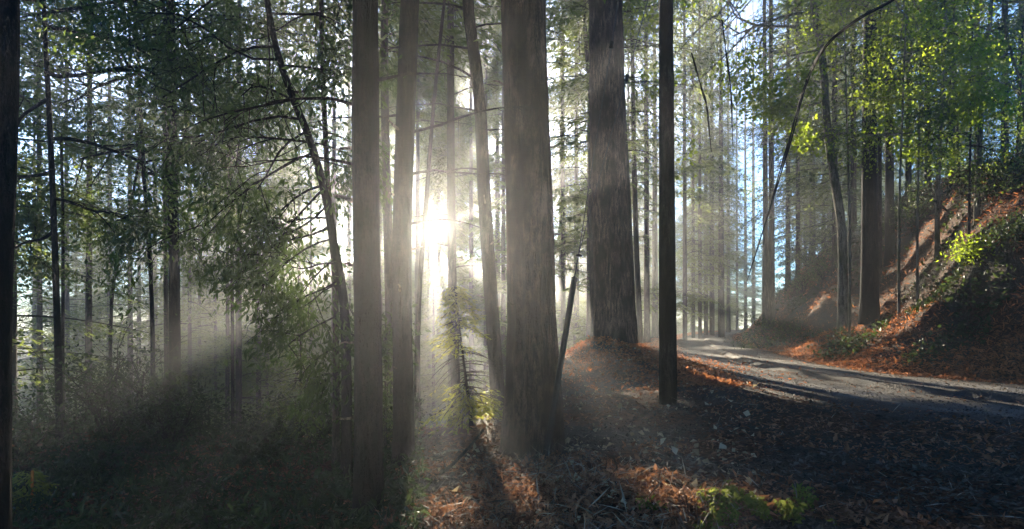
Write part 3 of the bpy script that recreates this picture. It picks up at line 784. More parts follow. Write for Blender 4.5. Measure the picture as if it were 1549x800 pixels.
for i, (px, lean, Y, lab) in enumerate([
    (1388, 6, 21, 'thin upright sapling right of the dark trunks on the bank'),
    (1452, -10, 23, 'thin sapling with sparse leaves below the backlit maple'),
    (1466, 5, 19, 'spindly sapling rising from the ivy on the bank'),
    (1360, 10, 20, 'small leafy sapling at the foot of the two dark trunks'),
    (1408, -6, 25, 'dim sapling in the middle of the bank thicket'),
    (1535, 12, 22, 'leafy sapling in the corner of the bank thicket'),
    (1285, -8, 22, 'leafy sapling between the pale curved trunk and the stoutest bank trunk')]):
    leafy_tree(Y, px, [(px + lean, 40), (px + lean * .6, 150), (px, 330)], 4,
        [(px + lean * .9, 60, -1, -.3, 0, 1.0), (px + lean * .9, 80, 1, -.2, 0, 1.1), (px + lean * .8, 120, -1, 0, .3, 1.1), (px + lean * .7, 150, 1, 0, -.3, 1.1), (px + lean * .5, 200, -1, .1, 0, 1.1), (px + lean * .5, 220, 1, .1, 0, .9), (px + lean, 45, 0, -1, 0, 1.2)],
        lab, 'oak' if i % 2 else 'maple', 80 + i, 'bark_pale' if i % 3 == 0 else 'bark', .12, .55, 6, .24, 2, 'young_tree', .3)

# ------------------------------------------------------------------ young conifer beside the crooked trunk
def young(px, pyb, Y, H, rad, label, seed, mt='needle_yellow', nb=110, spray=.09, base=.3, tilt=0.0):
    x = (px - 774.5) / F * Y; z = gz(x, Y)
    root = link('young_conifer', None, None, (x, Y, z - .05)); tag(root, label, 'tree')
    g = trunk_geo(Geo(), (0, 0, 0), (0, 0, H), .035, .008, seed, k=6, n=12)
    link('trunk', g.mesh('trunk', ('twig',)), root)
    link('crown', conifer_crown(H, base, rad, nb, seed, spray, 1.6, .55, ('twig', mt)), root)
    root.rotation_euler = (0, tilt, 0)
    return root
young(714, 645, 11, 2.7, .85, 'drooping yellow-green young conifer at the foot of the crooked trunk', 71, nb=300, spray=.13, tilt=-.12)
young(42, 640, 8.5, .62, .38, 'small sunlit fir seedling glowing yellow at the lower left', 72, nb=60, spray=.10, base=.10)
young(583, 640, 10.5, 2.3, .30, 'thin leafy conifer sprout between the two dark trunks', 73, 'needle', 40, .08)
young(455, 640, 12, 3.0, .8, 'shaded young conifer below the laurel', 74, 'needle', 70, .1)

# orange marker stake among the seedling
x = (48 - 774.5) / F * 8.4; zz = gz(x, 8.4)
M['orange'] = plain('orange_paint', (.75, .20, .02), .5)
g = Geo(); g.tube([(0, 0, -.1), (0.004, 0, .2), (.008, 0, .55)], [.018, .018, .017], 8); g.tube([(.008, 0, .55), (.008, 0, .565)], [.017, .001], 8)
tag(link('marker_stake', g.mesh('marker_stake', ('orange',)), None, (x, 8.4, zz)), 'small orange stake standing in the sunlit fir seedling', 'stake')

# ------------------------------------------------------------------ utility pole with guy wires
px0 = P(1011, 600, 12.7); zb = gz(px0[0], px0[1])
o = np.array([px0[0], px0[1], zb - .3])
root = link('utility_pole', None, None, o); tag(root, 'straight black utility pole standing at the edge of the road shoulder', 'pole')
pp = spline([(0, 0, 0), (-.03, 0, 5), (-.06, 0, 11)], 20)
g = Geo(); g.tube(spline(pp, 60), np.linspace(.195, .135, 60), 28, rough=.07, flute=.04, seed=4); g.tube([pp[-1], pp[-1] + [0, 0, .05]], [.135, .01], 20)
link('shaft', g.mesh('shaft', ('pole',)), root)
g = Geo(); g.tube([(-.16, 0, 10.2), (0, 0, 10.2), (.14, 0, 10.2)], [.03, .03, .03], 8); link('clamp', g.mesh('clamp', ('steel',)), root)
T1 = o + [-.10, -.05, 10.3]; T2 = o + [-.10, -.05, 9.3]
A = np.array([P(850, 560, 8.2)[0], 8.2, 0.]); A[2] = gz(A[0], A[1]) - .1
A = P(822, 668, 8.0); A[2] = min(A[2], gz(A[0], A[1])) - .05
G1 = P(869, 420, 8.35)
for Tp, lab, kp in ((P(945, -70, 9.8), 'upper guy wire running up to the right past the redwood on the mound', (925, 68)), (P(999, -70, 10.6), 'lower guy wire running up towards the utility pole', (948, 118))):
    mid_ = P(kp[0], kp[1], 9.2 if kp[0] < 930 else 9.5)
    joint = P(875, 386, 8.45)
    pts = spline([joint, (joint * .5 + mid_ * .5) + [-.01, 0, -.03], mid_, Tp, Tp + (Tp - mid_) * .9], 40)
    r = link('guy_wire', None, None, joint); tag(r, lab, 'wire')
    g = Geo(); g.tube(pts - joint, np.full(40, .0065), 6); link('strand', g.mesh('strand', ('steel',)), r)
    d = unit(Tp - mid_); g = Geo()
    g.tube([mid_ - d * .07 - joint, mid_ - d * .05 - joint, mid_ - joint, mid_ + d * .05 - joint, mid_ + d * .07 - joint], [.012, .035, .026, .035, .012], 10)
    link('insulator', g.mesh('insulator', ('guard',)), r)
r = link('guy_anchor', None, None, A); tag(r, 'slanting dark guard tube around the guy wires, foot beside the thickest redwood', 'guy anchor')
g = Geo(); g.tube(spline([A - A, (G1 - A) * .5, G1 - A], 12), np.full(12, .042), 12); g.tube([G1 - A, G1 - A + unit(G1 - A) * .02], [.042, .01], 12)
link('guard_tube', g.mesh('guard_tube', ('guard',)), r)
J = P(875, 386, 8.45) - A; g = Geo(); g.tube([G1 - A, J], [.008, .008], 6); link('rod', g.mesh('rod', ('steel',)), r)
g = Geo(); g.tube([J + [-.03, 0, .0], J, J + [.05, 0, -.01]], [.012, .022, .012], 8); link('clamp', g.mesh('clamp', ('guard',)), r)

# ------------------------------------------------------------------ the dark overhead cable sagging across the right side, and hanging vines
def cable(name, pts, rad, label, cat, mt='wire', k=6, strands=1, spread=0.0, seed=0):
    pts = np.array([P(*p) for p in pts]); o = pts[0]; r = np.random.default_rng(seed)
    n = 60; base = spline(pts, n) - o; rr_ = np.interp(np.linspace(0, 1, n), np.linspace(0, 1, len(rad)), rad)
    g = Geo(); sp_ = np.interp(np.linspace(0, 1, n), np.linspace(0, 1, len(rad)), np.array(spread) if np.ndim(spread) else np.full(len(rad), spread))
    for s_ in range(strands):
        ph = s_ * 2.1; tw = np.linspace(0, 9, n) + ph
        off = np.stack([np.cos(tw), np.sin(tw) * .6, np.sin(tw)], -1) * sp_[:, None]
        g.tube(base + off, rr_, k)
    return tag(link(name, g.mesh(name, (mt,)), None, o), label, cat)
cable('cable', [(1420, -45, 8), (1350, 0, 9), (1285, 38, 10), (1243, 78, 11.2), (1215, 140, 13), (1190, 230, 15.5), (1160, 330, 20), (1130, 425, 27)],
      [.013, .014, .014, .013, .013, .018, .013, .013], 'thick black cable bundle sagging from the top right down towards the road', 'cable', 'wire', 6, 4, [.012, .012, .015, .02, .02, .035, .012, .006], 3)
cable('hanging_vine', [(1046, 80, 16), (1062, 135, 16), (1070, 170, 16), (1076, 230, 16.2)], [.012, .016, .014, .01], 'dark vine hanging just right of the utility pole', 'vine', 'twig', 5, 2, [.01, .02, .02, .0])
cable('hanging_vine', [(1092, 30, 15), (1100, 90, 15), (1106, 150, 15), (1109, 235, 15)], [.010, .012, .012, .008], 'dark vine hanging through the yellow-green maple leaves', 'vine', 'twig', 5, 2, [.01, .015, .015, .0])

# ------------------------------------------------------------------ shrubs
def slope_y(px, py):
    Y = 8.0
    while Y < 60:
        q = P(px, py, Y)
        if q[2] < gz(q[0], Y): return Y
        Y += .25
    return 30.0
def shrub(px, Y, w, h, label, seed, mt='shrub', n=1400, ln=.10, name='shrub', x=None, asp=.42):
    if Y < 0: Y = slope_y(px, -Y)
    x = (px - 774.5) / F * Y if x is None else x; z = gz(x, Y)
    r = np.random.default_rng(seed); g = Geo()
    ends = []
    for q in range(9):
        a = r.random() * 6.28; e = .5 + .5 * r.random()
        d = unit(np.array([math.cos(a) * .55 * w / max(h, .1), math.sin(a) * .5 * w / max(h, .1), 1.0]))
        L = math.hypot(w * .4, h) * e * .8
        limbs(g, np.array([0, 0, -.05]), d, L * .62, .012 + .006 * h, 2, r, ends, .12, .9, 5)
    c = np.array([e[0] for e in ends]); d = np.array([e[1] for e in ends])
    leafy(g, c, d, r, max(2, int(n / len(c))), ln, asp, .09 * (w + h) / 2 + .03, 1, .2)
    return tag(link(name, g.mesh('shrub', ('twig', mt)), None, (x, Y, z)), label, 'shrub')
SH = [
 (30, 11, 2.4, 1.9, 'dark bush in the lower left corner by the black trunk'), (105, 13, 2.6, 2.6, 'dark bush behind the sunlit fir seedling'),
 (165, 12.5, 2.6, 3.0, 'tall dark bush with a ragged top, left of the straight slender trunk'), (218, 13.5, 2.4, 3.0, 'tall dark bush touching the left side of the straight slender trunk'),
 (262, 12, 1.8, 1.9, 'low dark bush in front of the straight slender trunk'), (310, 14, 2.4, 2.0, 'dark bush right of the straight slender trunk'),
 (365, 15, 2.6, 2.0, 'dark bush where the lower beams of light fall'), (425, 13, 2.2, 1.6, 'dark bush below the laurel leaves'),
 (480, 12, 1.9, 1.4, 'dark bush at the foot of the laurel'), (520, 13.5, 1.8, 1.5, 'dark bush left behind the tall straight dark trunk'),
 (140, 10, 1.6, .9, 'low sprawling bush at the bottom left'), (395, 10.5, 1.4, .7, 'low sprawling bush right of the dark hollow'),
 (590, 12.2, 1.1, 1.3, 'sparse bush seen between the two dark trunks'), 
]
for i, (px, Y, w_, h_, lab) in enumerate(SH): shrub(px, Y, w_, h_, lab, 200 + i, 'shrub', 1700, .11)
BK = [
 (1215, -445, 3.0, 2.6, 'broad dark bush on the far end of the bank', 'oak'), (1180, -455, 3.2, 2.8, 'dark bush above the road bend on the bank', 'shrub'), (1245, -425, 2.6, 2.4, 'yellow-green bush below the pale curved trunk', 'oak'),
 (1285, -400, 2.4, 1.8, 'dark bush below the stoutest bank trunk', 'shrub'), (1330, -372, 2.2, 1.5, 'dark ivy bush under the two dark trunks on the bank', 'shrub'), (1400, -400, 2.0, 1.3, 'sunlit green bush half way up the bank', 'maple'),
 (1470, -395, 1.8, 1.1, 'bright green bush hanging over the bare earth of the bank', 'maple'), (1380, -352, 2.6, 1.6, 'dark bush at the brow of the bank', 'shrub'), (1440, -325, 2.6, 1.6, 'dark bush at the brow of the bank below the leaning pale stem', 'shrub'),
 (1510, -300, 2.6, 1.7, 'dark bush at the brow of the bank beside the right edge', 'shrub'), (1150, -470, 3.0, 2.4, 'dim bush beside the blue-tinted trunks', 'shrub'), (1545, -400, 1.8, 1.2, 'dark bush cut by the right edge half way up the bank', 'shrub'),
 (1335, -430, 1.2, .6, 'low dark bush in the middle of the bank', 'shrub'), (1270, -455, 1.4, .7, 'low dark bush near the bottom of the bank', 'shrub'),
]
BK += [(1168, -440, 2.6, 2.2, 'ragged bush at the left foot of the bank beyond the road', 'oak'), (1195, -420, 2.8, 2.6, 'tangled bush on the far bank under the hazy conifers', 'shrub'), (1222, -405, 3.0, 3.0, 'tall ragged bush behind the yellow-green one on the bank', 'oak'),
 (1255, -385, 3.0, 2.8, 'tangled bush at the foot of the pale curved trunk', 'shrub'), (1275, -370, 2.6, 2.4, 'ragged bush between the pale curved trunk and the stoutest bank trunk', 'oak'), (1300, -365, 2.4, 2.0, 'tangled bush left of the stoutest bank trunk', 'shrub'),
 (1335, -355, 2.6, 2.0, 'ragged bush in front of the two dark trunks', 'oak'), (1360, -340, 2.4, 1.8, 'tangled bush right of the two dark trunks', 'shrub'), (1395, -335, 2.6, 2.0, 'ragged bush on the brow of the bank below the slim dim trunk', 'oak'),
 (1425, -318, 2.4, 1.7, 'tangled bush on the brow of the bank below the backlit maple', 'shrub'), (1465, -305, 2.4, 1.8, 'ragged bush on the brow under the leaning pale stem', 'oak'), (1490, -298, 2.4, 1.9, 'tangled bush on the brow right of the leaning pale stem', 'shrub'),
 (1535, -290, 2.4, 1.9, 'ragged bush on the brow at the right edge', 'oak'), (1205, -470, 1.6, 1.0, 'low tangled bush half way along the bank foot', 'shrub'), (1350, -455, 1.4, .8, 'low ragged bush above the lit leaves at the bank foot', 'oak')]
for i, (px, Y, w_, h_, lab, mt) in enumerate(BK): shrub(px, Y, w_, h_, lab, 300 + i, mt, 1500, .12)

# ------------------------------------------------------------------ ground cover, leaves (nobody could count them)
def scatter(name, pts, ln, asp, mt, label, seed, lift=.02, flat=.35, fold=.12, jit=.04):
    r = np.random.default_rng(seed); n = len(pts)
    z = terrain(pts[:, 0], pts[:, 1]) + lift + jit * r.random(n)
    d = r.normal(size=(n, 3)); d[:, 2] *= flat
    nm = np.tile([0, 0, 1.], (n, 1)) + r.normal(size=(n, 3)) * flat
    l = ln * (.5 + r.random(n) ** 2 * 1.2)
    g = Geo(); g.leaves(np.column_stack([pts, z]), d, nm, l, l * asp * (.6 + .8 * r.random(n)), 0, fold)
    o = link(name, g.mesh(name, (mt,), smooth=())); o['kind'] = 'stuff'; o['label'] = label
    return o
def rnd_view(n, seed, y0=3.2, y1=16, pw=1.0, x0=-60, x1=1610):
    r = np.random.default_rng(seed)
    y = y0 * (y1 / y0) ** (r.random(n) ** pw); px = x0 + (x1 - x0) * r.random(n)
    return np.column_stack([(px - 774.5) / F * y, y])
def off_road(p, m=-.2):
    d, s = seg_signed(p[:, 0], p[:, 1], ROAD); return p[(d > road_half(p[:, 1]) + m)]
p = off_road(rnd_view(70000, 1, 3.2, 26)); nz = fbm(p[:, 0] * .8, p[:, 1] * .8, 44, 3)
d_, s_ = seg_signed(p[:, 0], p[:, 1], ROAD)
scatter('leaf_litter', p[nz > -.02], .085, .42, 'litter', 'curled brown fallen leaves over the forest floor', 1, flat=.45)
scatter('grey_leaf_litter', p[nz <= -.02], .075, .42, 'litter_grey', 'dull grey fallen leaves in scattered patches', 2, flat=.4)
# red-brown drift along the shoulder and on the mound
r_ = np.random.default_rng(12)
cs = spline(ROAD, 300); T_ = unit(np.gradient(cs, axis=0)); nn = np.stack([-T_[:, 1], T_[:, 0]], -1)
i_ = r_.integers(110, 260, 26000); off_ = road_half(cs[i_, 1]) - .35 + np.abs(r_.normal(size=26000)) * 1.1
scatter('red_leaf_drift', cs[i_] + nn[i_] * off_[:, None] + r_.normal(size=(26000, 2)) * .15, .10, .4, 'litter_red', 'drift of red-brown leaves along the left edge of the road', 3, flat=.5)
i_ = r_.integers(60, 250, 22000); off_ = road_half(cs[i_, 1]) - .2 + np.abs(r_.normal(size=22000)) * .9
scatter('red_leaf_drift', cs[i_] - nn[i_] * off_[:, None] + r_.normal(size=(22000, 2)) * .15, .10, .4, 'litter_red', 'red-brown leaves lying along the foot of the bank', 4, flat=.5)
i_ = 9000
scatter('red_leaf_drift', np.column_stack([r_.normal(3.7, 1.9, i_), r_.normal(21, 2.6, i_)]), .10, .4, 'litter_red', 'red-brown needles and leaves heaped on the mound under the redwood', 5, flat=.6, jit=.08)
# foreground brush pile: dry fronds and twigs
q = rnd_view(60000, 5, 3.6, 9.5, 1, 560, 1240); pxq = 774.5 + F * q[:, 0] / q[:, 1]
q = q[(q[:, 1] < 8.3 - np.clip((pxq - 880) / 90, 0, 4)) & (fbm(q[:, 0] * 1.6, q[:, 1] * 1.6, 70, 3) > -.22)]
hs = np.random.default_rng(6).random(len(q))
scatter('dry_brush', q[hs < .55], .085, .14, 'rust', 'dry rusty fronds and needles heaped in the foreground', 6, lift=.03, flat=.8, jit=.13)
scatter('fallen_twigs', q[(hs > .55) & (hs < .66)], .20, .045, 'twig_litter', 'pale broken twigs tangled in the foreground heap', 7, lift=.05, flat=.6, fold=.03, jit=.14)
scatter('leaf_litter', q[hs > .66], .06, .5, 'litter', 'small brown leaves caught in the foreground heap', 10, lift=.04, flat=.8, jit=.13)
tw = off_road(rnd_view(5000, 61, 4, 18))
scatter('fallen_twigs', tw, .22, .04, 'twig_litter', 'broken twigs strewn over the forest floor', 62, lift=.03, flat=.3, fold=.03)
# moss and small greens
q = rnd_view(30000, 8, 3.7, 6.2, 1, 960, 1260); pxq = 774.5 + F * q[:, 0] / q[:, 1]; pyq = HZ + F * 1.75 / q[:, 1]
q = q[(fbm(q[:, 0] * 3.0, q[:, 1] * 3.0, 90, 2) + .3 * (fbm(q[:, 0] * 9, q[:, 1] * 9, 91, 2)) > .33) & (pyq > 725 + abs(pxq - 1130) * .22 + 60 * fbm(q[:, 0] * 2, q[:, 1] * 2, 92, 2))]
scatter('moss', q, .05, .6, 'moss', 'bright green moss on the foreground heap', 9, lift=.05, flat=1.0, jit=.13)
q = off_road(rnd_view(1300, 51, 5, 22, 1, 560, 1150))
scatter('pale_fallen_leaves', q, .085, .75, 'pale_leaf', 'larger pale fallen leaves on the dark litter', 52, lift=.05, flat=.6, fold=.2)
rq = np.random.default_rng(64); i_ = rq.integers(30, 280, 7000); sg = np.where(rq.random(7000) < .5, 1, -1); of_ = (road_half(cs[i_, 1]) - np.abs(rq.normal(size=7000)) * .55) * sg
mid_ = rq.random(7000) < .22; of_ = np.where(mid_, rq.normal(size=7000) * .35, of_)
scatter('road_litter', cs[i_] + nn[i_] * of_[:, None], .07, .4, 'litter', 'brown needles and leaves drifted over the edges and crown of the road', 65, lift=.06, flat=.3, jit=.02)
# ivy and ferns covering the bank
def bank_pts(n, seed, y0, y1, b0, b1):
    r = np.random.default_rng(seed); i = r.integers(40, 330, n); i = np.clip(i, 0, 299)
    off = road_half(cs[i, 1]) + b0 + (b1 - b0) * r.random(n); p = cs[i] - nn[i] * off[:, None] + r.normal(size=(n, 2)) * .3
    d, s = seg_signed(p[:, 0], p[:, 1], ROAD)
    return p[(s < 0) & (p[:, 1] > y0) & (p[:, 1] < y1) & (d > road_half(p[:, 1]) + .15)]
bp = bank_pts(110000, 21, 9, 60, .2, 11)
bn = fbm(bp[:, 0] / 1.7, bp[:, 1] / 1.7, 55, 3)
scatter('ivy', bp[bn > .13], .12, .6, 'shrub', 'dark ivy and brambles covering the bank', 22, lift=.04, flat=.9, jit=.35)
scatter('dry_ferns', bp[(bn <= .13)], .15, .22, 'litter_red', 'dry rusty ferns and roots on the bare patches of the bank', 23, lift=.0, flat=.8, jit=.1)
q = rnd_view(26000, 31, 5, 20, 1, -40, 640)
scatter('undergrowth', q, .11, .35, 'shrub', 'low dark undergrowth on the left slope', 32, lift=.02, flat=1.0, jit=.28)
# pebbles on the road
q = rnd_view(26000, 41, 7, 30, 1, 880, 1600); d_, s_ = seg_signed(q[:, 0], q[:, 1], ROAD); q = q[d_ < road_half(q[:, 1]) - .05]
scatter('loose_gravel', q, .035, .9, 'litter_grey', 'loose stones and bits of leaf on the gravel road', 42, lift=.045, flat=.4, jit=.01)

# ------------------------------------------------------------------ fallen sticks
def stick(pts, r0, r1, label, mt='dead', twigs=2, seed=0):
    pts = np.array([P(*p) for p in pts]); o = pts[0]; r = np.random.default_rng(seed)
    n = 18; b = spline(pts, n) - o; b += np.cumsum(r.normal(size=(n, 3)) * .006, axis=0)
    g = Geo(); g.tube(b, np.linspace(r0, r1, n), 7, rough=.15, seed=seed)
    for t in range(twigs):
        k = r.integers(5, n - 2); d = unit(unit(b[-1] - b[0]) + r.normal(size=3) * .8); L = .15 + .3 * r.random()
        g.tube(b[k] + d * (np.linspace(0, 1, 5) * L)[:, None] + r.normal(size=(5, 3)) * .008, np.linspace(r1, .002, 5), 4)
    tag(link('stick', g.mesh('stick', (mt,)), None, o), label, 'stick')
S = lambda px, py, lift=0: (px, py, None, lift)
def on_ground(px, py, lift=.03):
    # march along the pixel's ray to the terrain
    Y = 2.5
    while Y < 40:
        p = P(px, py, Y)
        if p[2] < gz(p[0], Y) + lift: break
        Y += .1
    return (px, py, Y)
def lifted(px, py, Y): return (px, py, Y)
a = on_ground(603, 778); b = on_ground(660, 722)
stick([a, (640, 742, b[2] - .3), (690, 700, b[2] - .1), (733, 650, b[2] + .3)], .032, .016, 'longest dark stick slanting up from the ground below the sun', 'twig', 2, 1)
ST = [
 ([(640, 698), (665, 684), (712, 676)], .014, 'pale curved stick near the ground just below the young conifer'),
 ([(630, 690), (672, 698), (700, 700)], .012, 'dark stick lying under the raised end of the longest stick'),
 ([(602, 780), (612, 755), (648, 745)], .012, 'bent pale stick to the left of the longest stick'),
 ([(640, 790), (690, 775), (713, 764)], .010, 'thin stick lying flat at the bottom below the longest stick'),
 ([(732, 738), (770, 718), (815, 690)], .013, 'stick slanting up to the right at the foot of the thickest redwood'),
 ([(790, 722), (803, 705), (817, 688)], .008, 'short pale stick leaning against the longer one by the thickest redwood'),
 ([(840, 740), (835, 768), (822, 798)], .010, 'pale stick lying towards the viewer at the bottom centre'),
 ([(880, 672), (926, 690), (932, 716), (925, 760)], .009, 'pale hooked twig arching over the brush heap'),
 ([(890, 790), (893, 770), (889, 752)], .008, 'short upright pale twig at the bottom of the brush heap'),
 ([(993, 724), (1015, 729), (1045, 738)], .010, 'dark stick lying left of the green moss'),
 ([(1030, 742), (1060, 724), (1100, 700)], .007, 'thin twig crossing behind the green moss'),
 ([(735, 798), (745, 775), (752, 765)], .009, 'short stick at the bottom edge left of centre'),
 ([(300, 770), (320, 778), (342, 790)], .012, 'greyish stick lying in the shade at the bottom left'),
 ([(1145, 745), (1155, 728), (1160, 715)], .007, 'upright pale twig beside the green moss'),
 ([(770, 760), (820, 735), (862, 722)], .008, 'thin long twig half buried in the brush heap'),
 ([(660, 760), (672, 742), (705, 728)], .007, 'thin twig crossing under the longest stick'),
]
for i, (pts, r0, lab) in enumerate(ST):
    q3 = [on_ground(a_, b_, .05 + .05 * (k % 2)) for k, (a_, b_) in enumerate(pts)]
    ym = [t[2] for t in q3]; q3 = [(t[0], t[1], min(t[2], min(ym) + .8)) for t in q3]
    stick(q3, r0 * 1.5, r0 * .8, lab, 'dead' if 'dark' not in lab else 'twig', 2, 10 + i)

# ------------------------------------------------------------------ foliage cut away along the sun's direction to let light beams through
SR = np.array([SUN.y, -SUN.x, 0.]); SR /= np.linalg.norm(SR)
SS = np.array(SUN[:]); SU = np.cross(SR, SS); SU = SU if SU[2] > 0 else -SU
def uv(p): p = np.asarray(p); return p @ SR, p @ SU
bpy.context.view_layer.update()
TR = []
for ob in bpy.data.objects:
    if ob.type == 'MESH' and ob.name.startswith('trunk') and ob.parent:
        w_ = ob.matrix_world.translation
        if w_.y > 12:
            dm = ob.dimensions; TR.append((uv(np.array(w_[:]))[0], w_.y, .26))
TR = np.array(TR)
hr = np.random.default_rng(2024)
HOLES = []       # (u, v, ru, rv)
def hole(px, py, Y, ru, rv, jit=.6):
    u, v = uv(P(px, py, Y)); best = None
    for t in range(12):
        uu = u + hr.uniform(-jit, jit) * (t > 0); 
        b = TR[(TR[:, 1] > Y + 2)]
        m = np.sum(np.abs(b[:, 0] - uu) < b[:, 2] + ru * .3)
        if best is None or m < best[0]: best = (m, uu)
        if m == 0: break
    k_ = 1.5 if v < 4 and Y > 10 else 1.15
    HOLES.append((best[1], v, ru * k_, rv * k_, Y + .8))
u0, v0 = uv((0, 0, EYE)); HOLES.append((u0, v0 + .03, .41, .38, 0))
# patches of sun on the verge, the mound, the road and the bank
for h in [(1045, 552, 20, 1.3, .5), (1100, 575, 16.5, 1.4, .3), (1150, 598, 13.5, 1.3, .2), (960, 540, 20.5, 1.6, .6), (900, 535, 21, 1.2, .5), (1000, 540, 21, 1.4, .5), (930, 530, 21.5, 1.0, .4), (1010, 535, 25, .8, .25),
          (1100, 535, 30, 1.0, .3), (1200, 552, 22, 1.3, .2), (1300, 575, 17, 1.2, .16), (1400, 600, 13.5, 1.0, .14), (1480, 608, 12.5, .9, .12), (1250, 600, 13.5, .8, .12), (1080, 515, 45, 1.2, .5),
          (1440, 570, 15.5, 1.6, .3), (1500, 560, 15.8, .7, .25), (1440, 495, 17.5, 1.2, .8), (1415, 430, 18.5, 1.0, .7), (1490, 430, 18, 2.0, 1.2), (1520, 350, 19, 1.8, 1.4), (1460, 330, 20, 1.2, .8), (1350, 470, 19, 1.0, .7), (1500, 500, 17, 1.2, .7), (1400, 380, 20, .7, .5),
          (1310, 510, 18, 1.2, .6), (1230, 530, 21, .9, .3), (1240, 465, 27, 1.3, .7), (1290, 400, 26, .5, .4), (1180, 520, 26, .8, .25), (1370, 545, 17, .8, .2), (1530, 470, 16.5, 1.3, .8), (1400, 520, 16.5, 1.1, .6), (1350, 430, 20, 1.1, .7), (1270, 500, 20, 1.0, .5), (1545, 400, 17.5, 1.2, .8),
          (715, 735, 6.6, .4, .2), (900, 685, 7.0, .5, .18), (1130, 765, 5.4, .6, .3), (800, 745, 5.8, .5, .2), (960, 735, 5.7, .7, .3), (1060, 775, 5.2, .8, .3), (1150, 745, 5.8, .6, .3), (860, 790, 5.0, .5, .15), (660, 760, 6, .4, .2), (1150, 790, 5, .5, .15), (760, 780, 5.4, .4, .15),
          (40, 600, 8.5, .5, .5), (475, 470, 9, .25, .3), (700, 560, 11, .35, .4), (695, 640, 11, .4, .3), (440, 400, 9, .3, .3)]:
    hole(*h)
# patches of sun in the crowns and the air
for h in [(1100, 60, 22, .8, .8), (1180, 90, 22, .7, .6), (1060, 30, 20, .7, .7), (1230, 200, 24, .4, .8), (1400, 60, 22, .6, .6), (1440, 150, 22, .6, .6), (1480, 60, 21, .8, .8), (1380, 220, 23, .6, .6),
          (1270, 130, 24, .6, .6), (1330, 30, 23, .7, .7), (60, 60, 12, .5, .5), (300, 160, 18, .7, .6), (60, 170, 12, .4, .4), (860, 100, 28, .8, .8), (870, 260, 34, .9, .8), (1530, 200, 20, .8, .7),
          (860, 60, 48, 1.5, 1.6), (868, 180, 48, 1.4, 1.6), (862, 330, 48, 1.3, 1.6), (885, 450, 48, 1.3, 1.2), (970, 100, 48, 1.5, 1.6), (985, 230, 48, 1.4, 1.4), (980, 380, 48, 1.4, 1.4),
          (740, 60, 34, 1.2, 1.5), (320, 330, 28, 1.2, 1.2), (370, 460, 28, 1.1, 1.0), (290, 480, 28, 1.0, 1.0), (80, 420, 22, 1.0, 1.0), (180, 350, 24, .9, 1.2), (1050, 300, 44, 1.5, 2), (1085, 150, 44, 1.5, 2),
          (1210, 330, 30, 1.2, 1.3), (1220, 270, 34, 1.2, 1.2), (1120, 20, 22, 1.2, 1.0), (1165, 60, 22, 1.2, 1.0), (1410, 110, 22, .6, .6), (1290, 60, 26, .7, .7)]:
    hole(*h)
for (a_, b_, c_) in [(-2.2, -.7, .3), (-3.6, .1, .36), (-5.6, .9, .36), (-4.6, -1.2, .36), (-7.2, -.2, .3), (-2.5, 2.5, .32), (-4.7, 3.6, .45), (-7.2, 4.6, .5), (-1.4, 4.6, .35), (.72, 2.9, .26), (.6, 4.0, .24), (.75, 4.9, .32), (1.5, 3.6, .28), (2.4, 2.8, .36), (3.7, 4.5, .42), (3.5, 1.5, .32), (5.4, 3.1, .42), (5.4, 6.4, .55), (8.0, 4.8, .55), (10, 7, .7), (7.6, 8.4, .7), (12.5, 5.4, .6), (2.6, 6.4, .45), (9.6, 2.4, .45), (12.6, 8.8, .7), (2.0, -.4, .28), (4.6, -.8, .3)]:
    b = min(((np.sum(np.abs(TR[:, 0] - a_ - t) < TR[:, 2] + .2), abs(t), a_ + t) for t in np.linspace(-.8, .8, 13)))
    HOLES.append((b[2], b_, c_, c_ * .8, 0))
HOLES = np.array(HOLES)

_cache = {}
def mesh_arrays(me):
    if me.name not in _cache:
        nv, nf = len(me.vertices), len(me.polygons)
        v = np.empty(nv * 3, np.float32); me.vertices.foreach_get('co', v)
        f = np.empty(nf * 4, np.int32); me.loops.foreach_get('vertex_index', f)
        m = np.empty(nf, np.int32); me.polygons.foreach_get('material_index', m)
        _cache[me.name] = (v.reshape(-1, 3), f.reshape(-1, 4), m)
    return _cache[me.name]
CW = {m_.name for m_ in CROWNS.values()}
ncarve = 0
for ob in list(bpy.data.objects):
    if ob.type != 'MESH' or not ob.name.startswith(('crown', 'shrub')) or len(ob.data.materials) != 2: continue
    mw = np.array(ob.matrix_world)
    if mw[1, 3] < 6: continue
    uc, vc = uv(mw[:3, 3])
    if uc < -20 or uc > 24: continue
    v, f, m = mesh_arrays(ob.data)
    W = v @ mw[:3, :3].T + mw[:3, 3]
    a, b = uv(W[f[:, 0]] * .5 + W[f[:, 2]] * .5)
    kill = np.zeros(len(f), bool)
    amin, amax, bmin, bmax = a.min(), a.max(), b.min(), b.max()
    for (hu, hv, ru, rv, ym) in HOLES:
        if mw[1, 3] < ym or hu + ru < amin or hu - ru > amax or hv + rv < bmin or hv - rv > bmax: continue
        kill |= ((a - hu) / ru) ** 2 + ((b - hv) / rv) ** 2 < 1
    if mw[1, 3] < 25: kill &= (m == 1)
    if kill.sum() < 12: continue
    fk = f[~kill]; used_ = np.zeros(len(v), bool); used_[fk.ravel()] = True
    remap = np.cumsum(used_) - 1
    g = Geo(); g.v = [v[used_]]; g.f = [remap[fk]]; g.m = [m[~kill]]; g.n = 1
    ms = [x_ for x_ in ob.data.materials]; nm = g.mesh('crown', ('twig', 'needle')); nm.materials[0] = ms[0]; nm.materials[1] = ms[1]; ob.data = nm
    ncarve += 1
print('carved', ncarve)

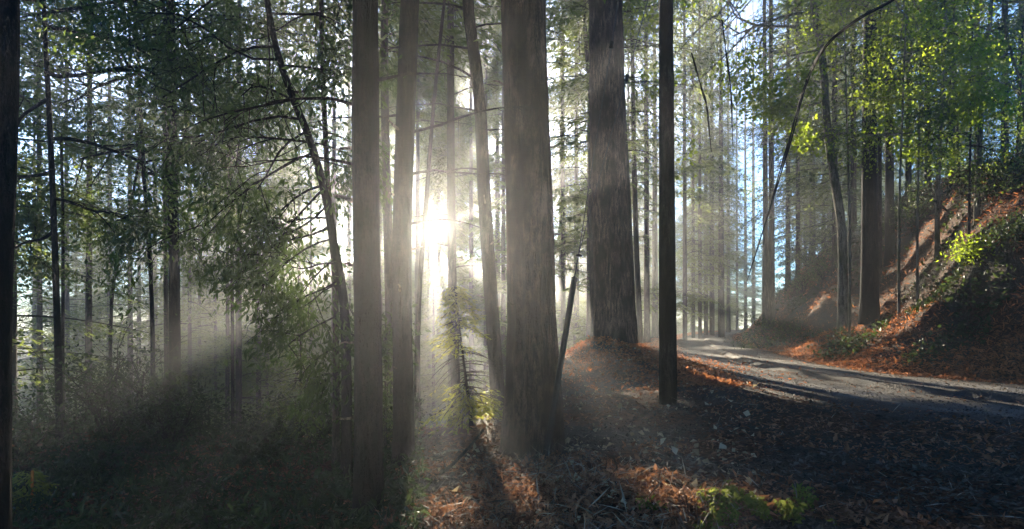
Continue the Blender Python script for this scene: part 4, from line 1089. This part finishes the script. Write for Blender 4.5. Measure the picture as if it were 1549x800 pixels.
# ------------------------------------------------------------------ haze
def haze(dens, g_):
    bx = (-106, 96, -24, 119, -20, 52)
    me = bpy.data.meshes.new('haze'); x0, x1, y0, y1, z0, z1 = bx
    vs = [(x, y, z) for x in (x0, x1) for y in (y0, y1) for z in (z0, z1)]
    me.from_pydata(vs, [], [(0, 1, 3, 2), (4, 6, 7, 5), (0, 4, 5, 1), (2, 3, 7, 6), (0, 2, 6, 4), (1, 5, 7, 3)])
    m, nt, out = mat('haze_air')
    pv = N(nt, 'ShaderNodeVolumePrincipled'); pv.inputs['Color'].default_value = (.93, .95, 1, 1)
    pv.inputs['Density'].default_value = dens; pv.inputs['Anisotropy'].default_value = g_
    nt.links.new(pv.outputs[0], out.inputs['Volume'])
    me.materials.append(m)
    o = link('haze', me); o['kind'] = 'stuff'; o['label'] = 'pale sunlit morning mist between the trees'
haze(.0024, .75)

# ------------------------------------------------------------------ light, sky, camera
sc = bpy.context.scene
w = bpy.data.worlds.new('World'); sc.world = w; w.use_nodes = True
nt = w.node_tree; bg = nt.nodes['Background']
sky = nt.nodes.new('ShaderNodeTexSky'); sky.sky_type = 'NISHITA'; sky.sun_disc = False
el = math.asin(SUN.z); az = math.atan2(SUN.x, SUN.y)
sky.sun_elevation = el; sky.sun_rotation = az
sky.air_density = 1.0; sky.dust_density = .02; sky.ozone_density = 6
nt.links.new(sky.outputs[0], bg.inputs[0]); bg.inputs[1].default_value = .08
sl = bpy.data.lights.new('sun', 'SUN'); sl.energy = 5; sl.angle = math.radians(.4); sl.color = (1, .88, .67)
so = bpy.data.objects.new('sun', sl); C.objects.link(so)
so.rotation_euler = SUN.to_track_quat('Z', 'Y').to_euler(); so.location = (0, 0, 40)

cam = bpy.data.cameras.new('camera'); co = bpy.data.objects.new('camera', cam); C.objects.link(co)
co.location = (0, 0, EYE); co.rotation_euler = (math.pi / 2, 0, 0)
cam.sensor_width = 36; cam.lens = 36 * F / 1549; cam.shift_y = (HZ - 400) / 1549
cam.clip_start = .05; cam.clip_end = 1000
sc.camera = co
sc.view_settings.view_transform = 'Standard'; sc.view_settings.look = 'None'; sc.view_settings.exposure = 2.95; sc.view_settings.gamma = 1
cy = sc.cycles
cy.max_bounces = 6; cy.diffuse_bounces = 2; cy.glossy_bounces = 1; cy.transmission_bounces = 3; cy.volume_bounces = 0
cy.transparent_max_bounces = 8; cy.use_denoising = True; cy.sample_clamp_indirect = 3; cy.sample_clamp_direct = 12
cy.volume_step_rate = 1; cy.use_adaptive_sampling = False
try: cy.denoiser = 'OPENIMAGEDENOISE'
except Exception: pass
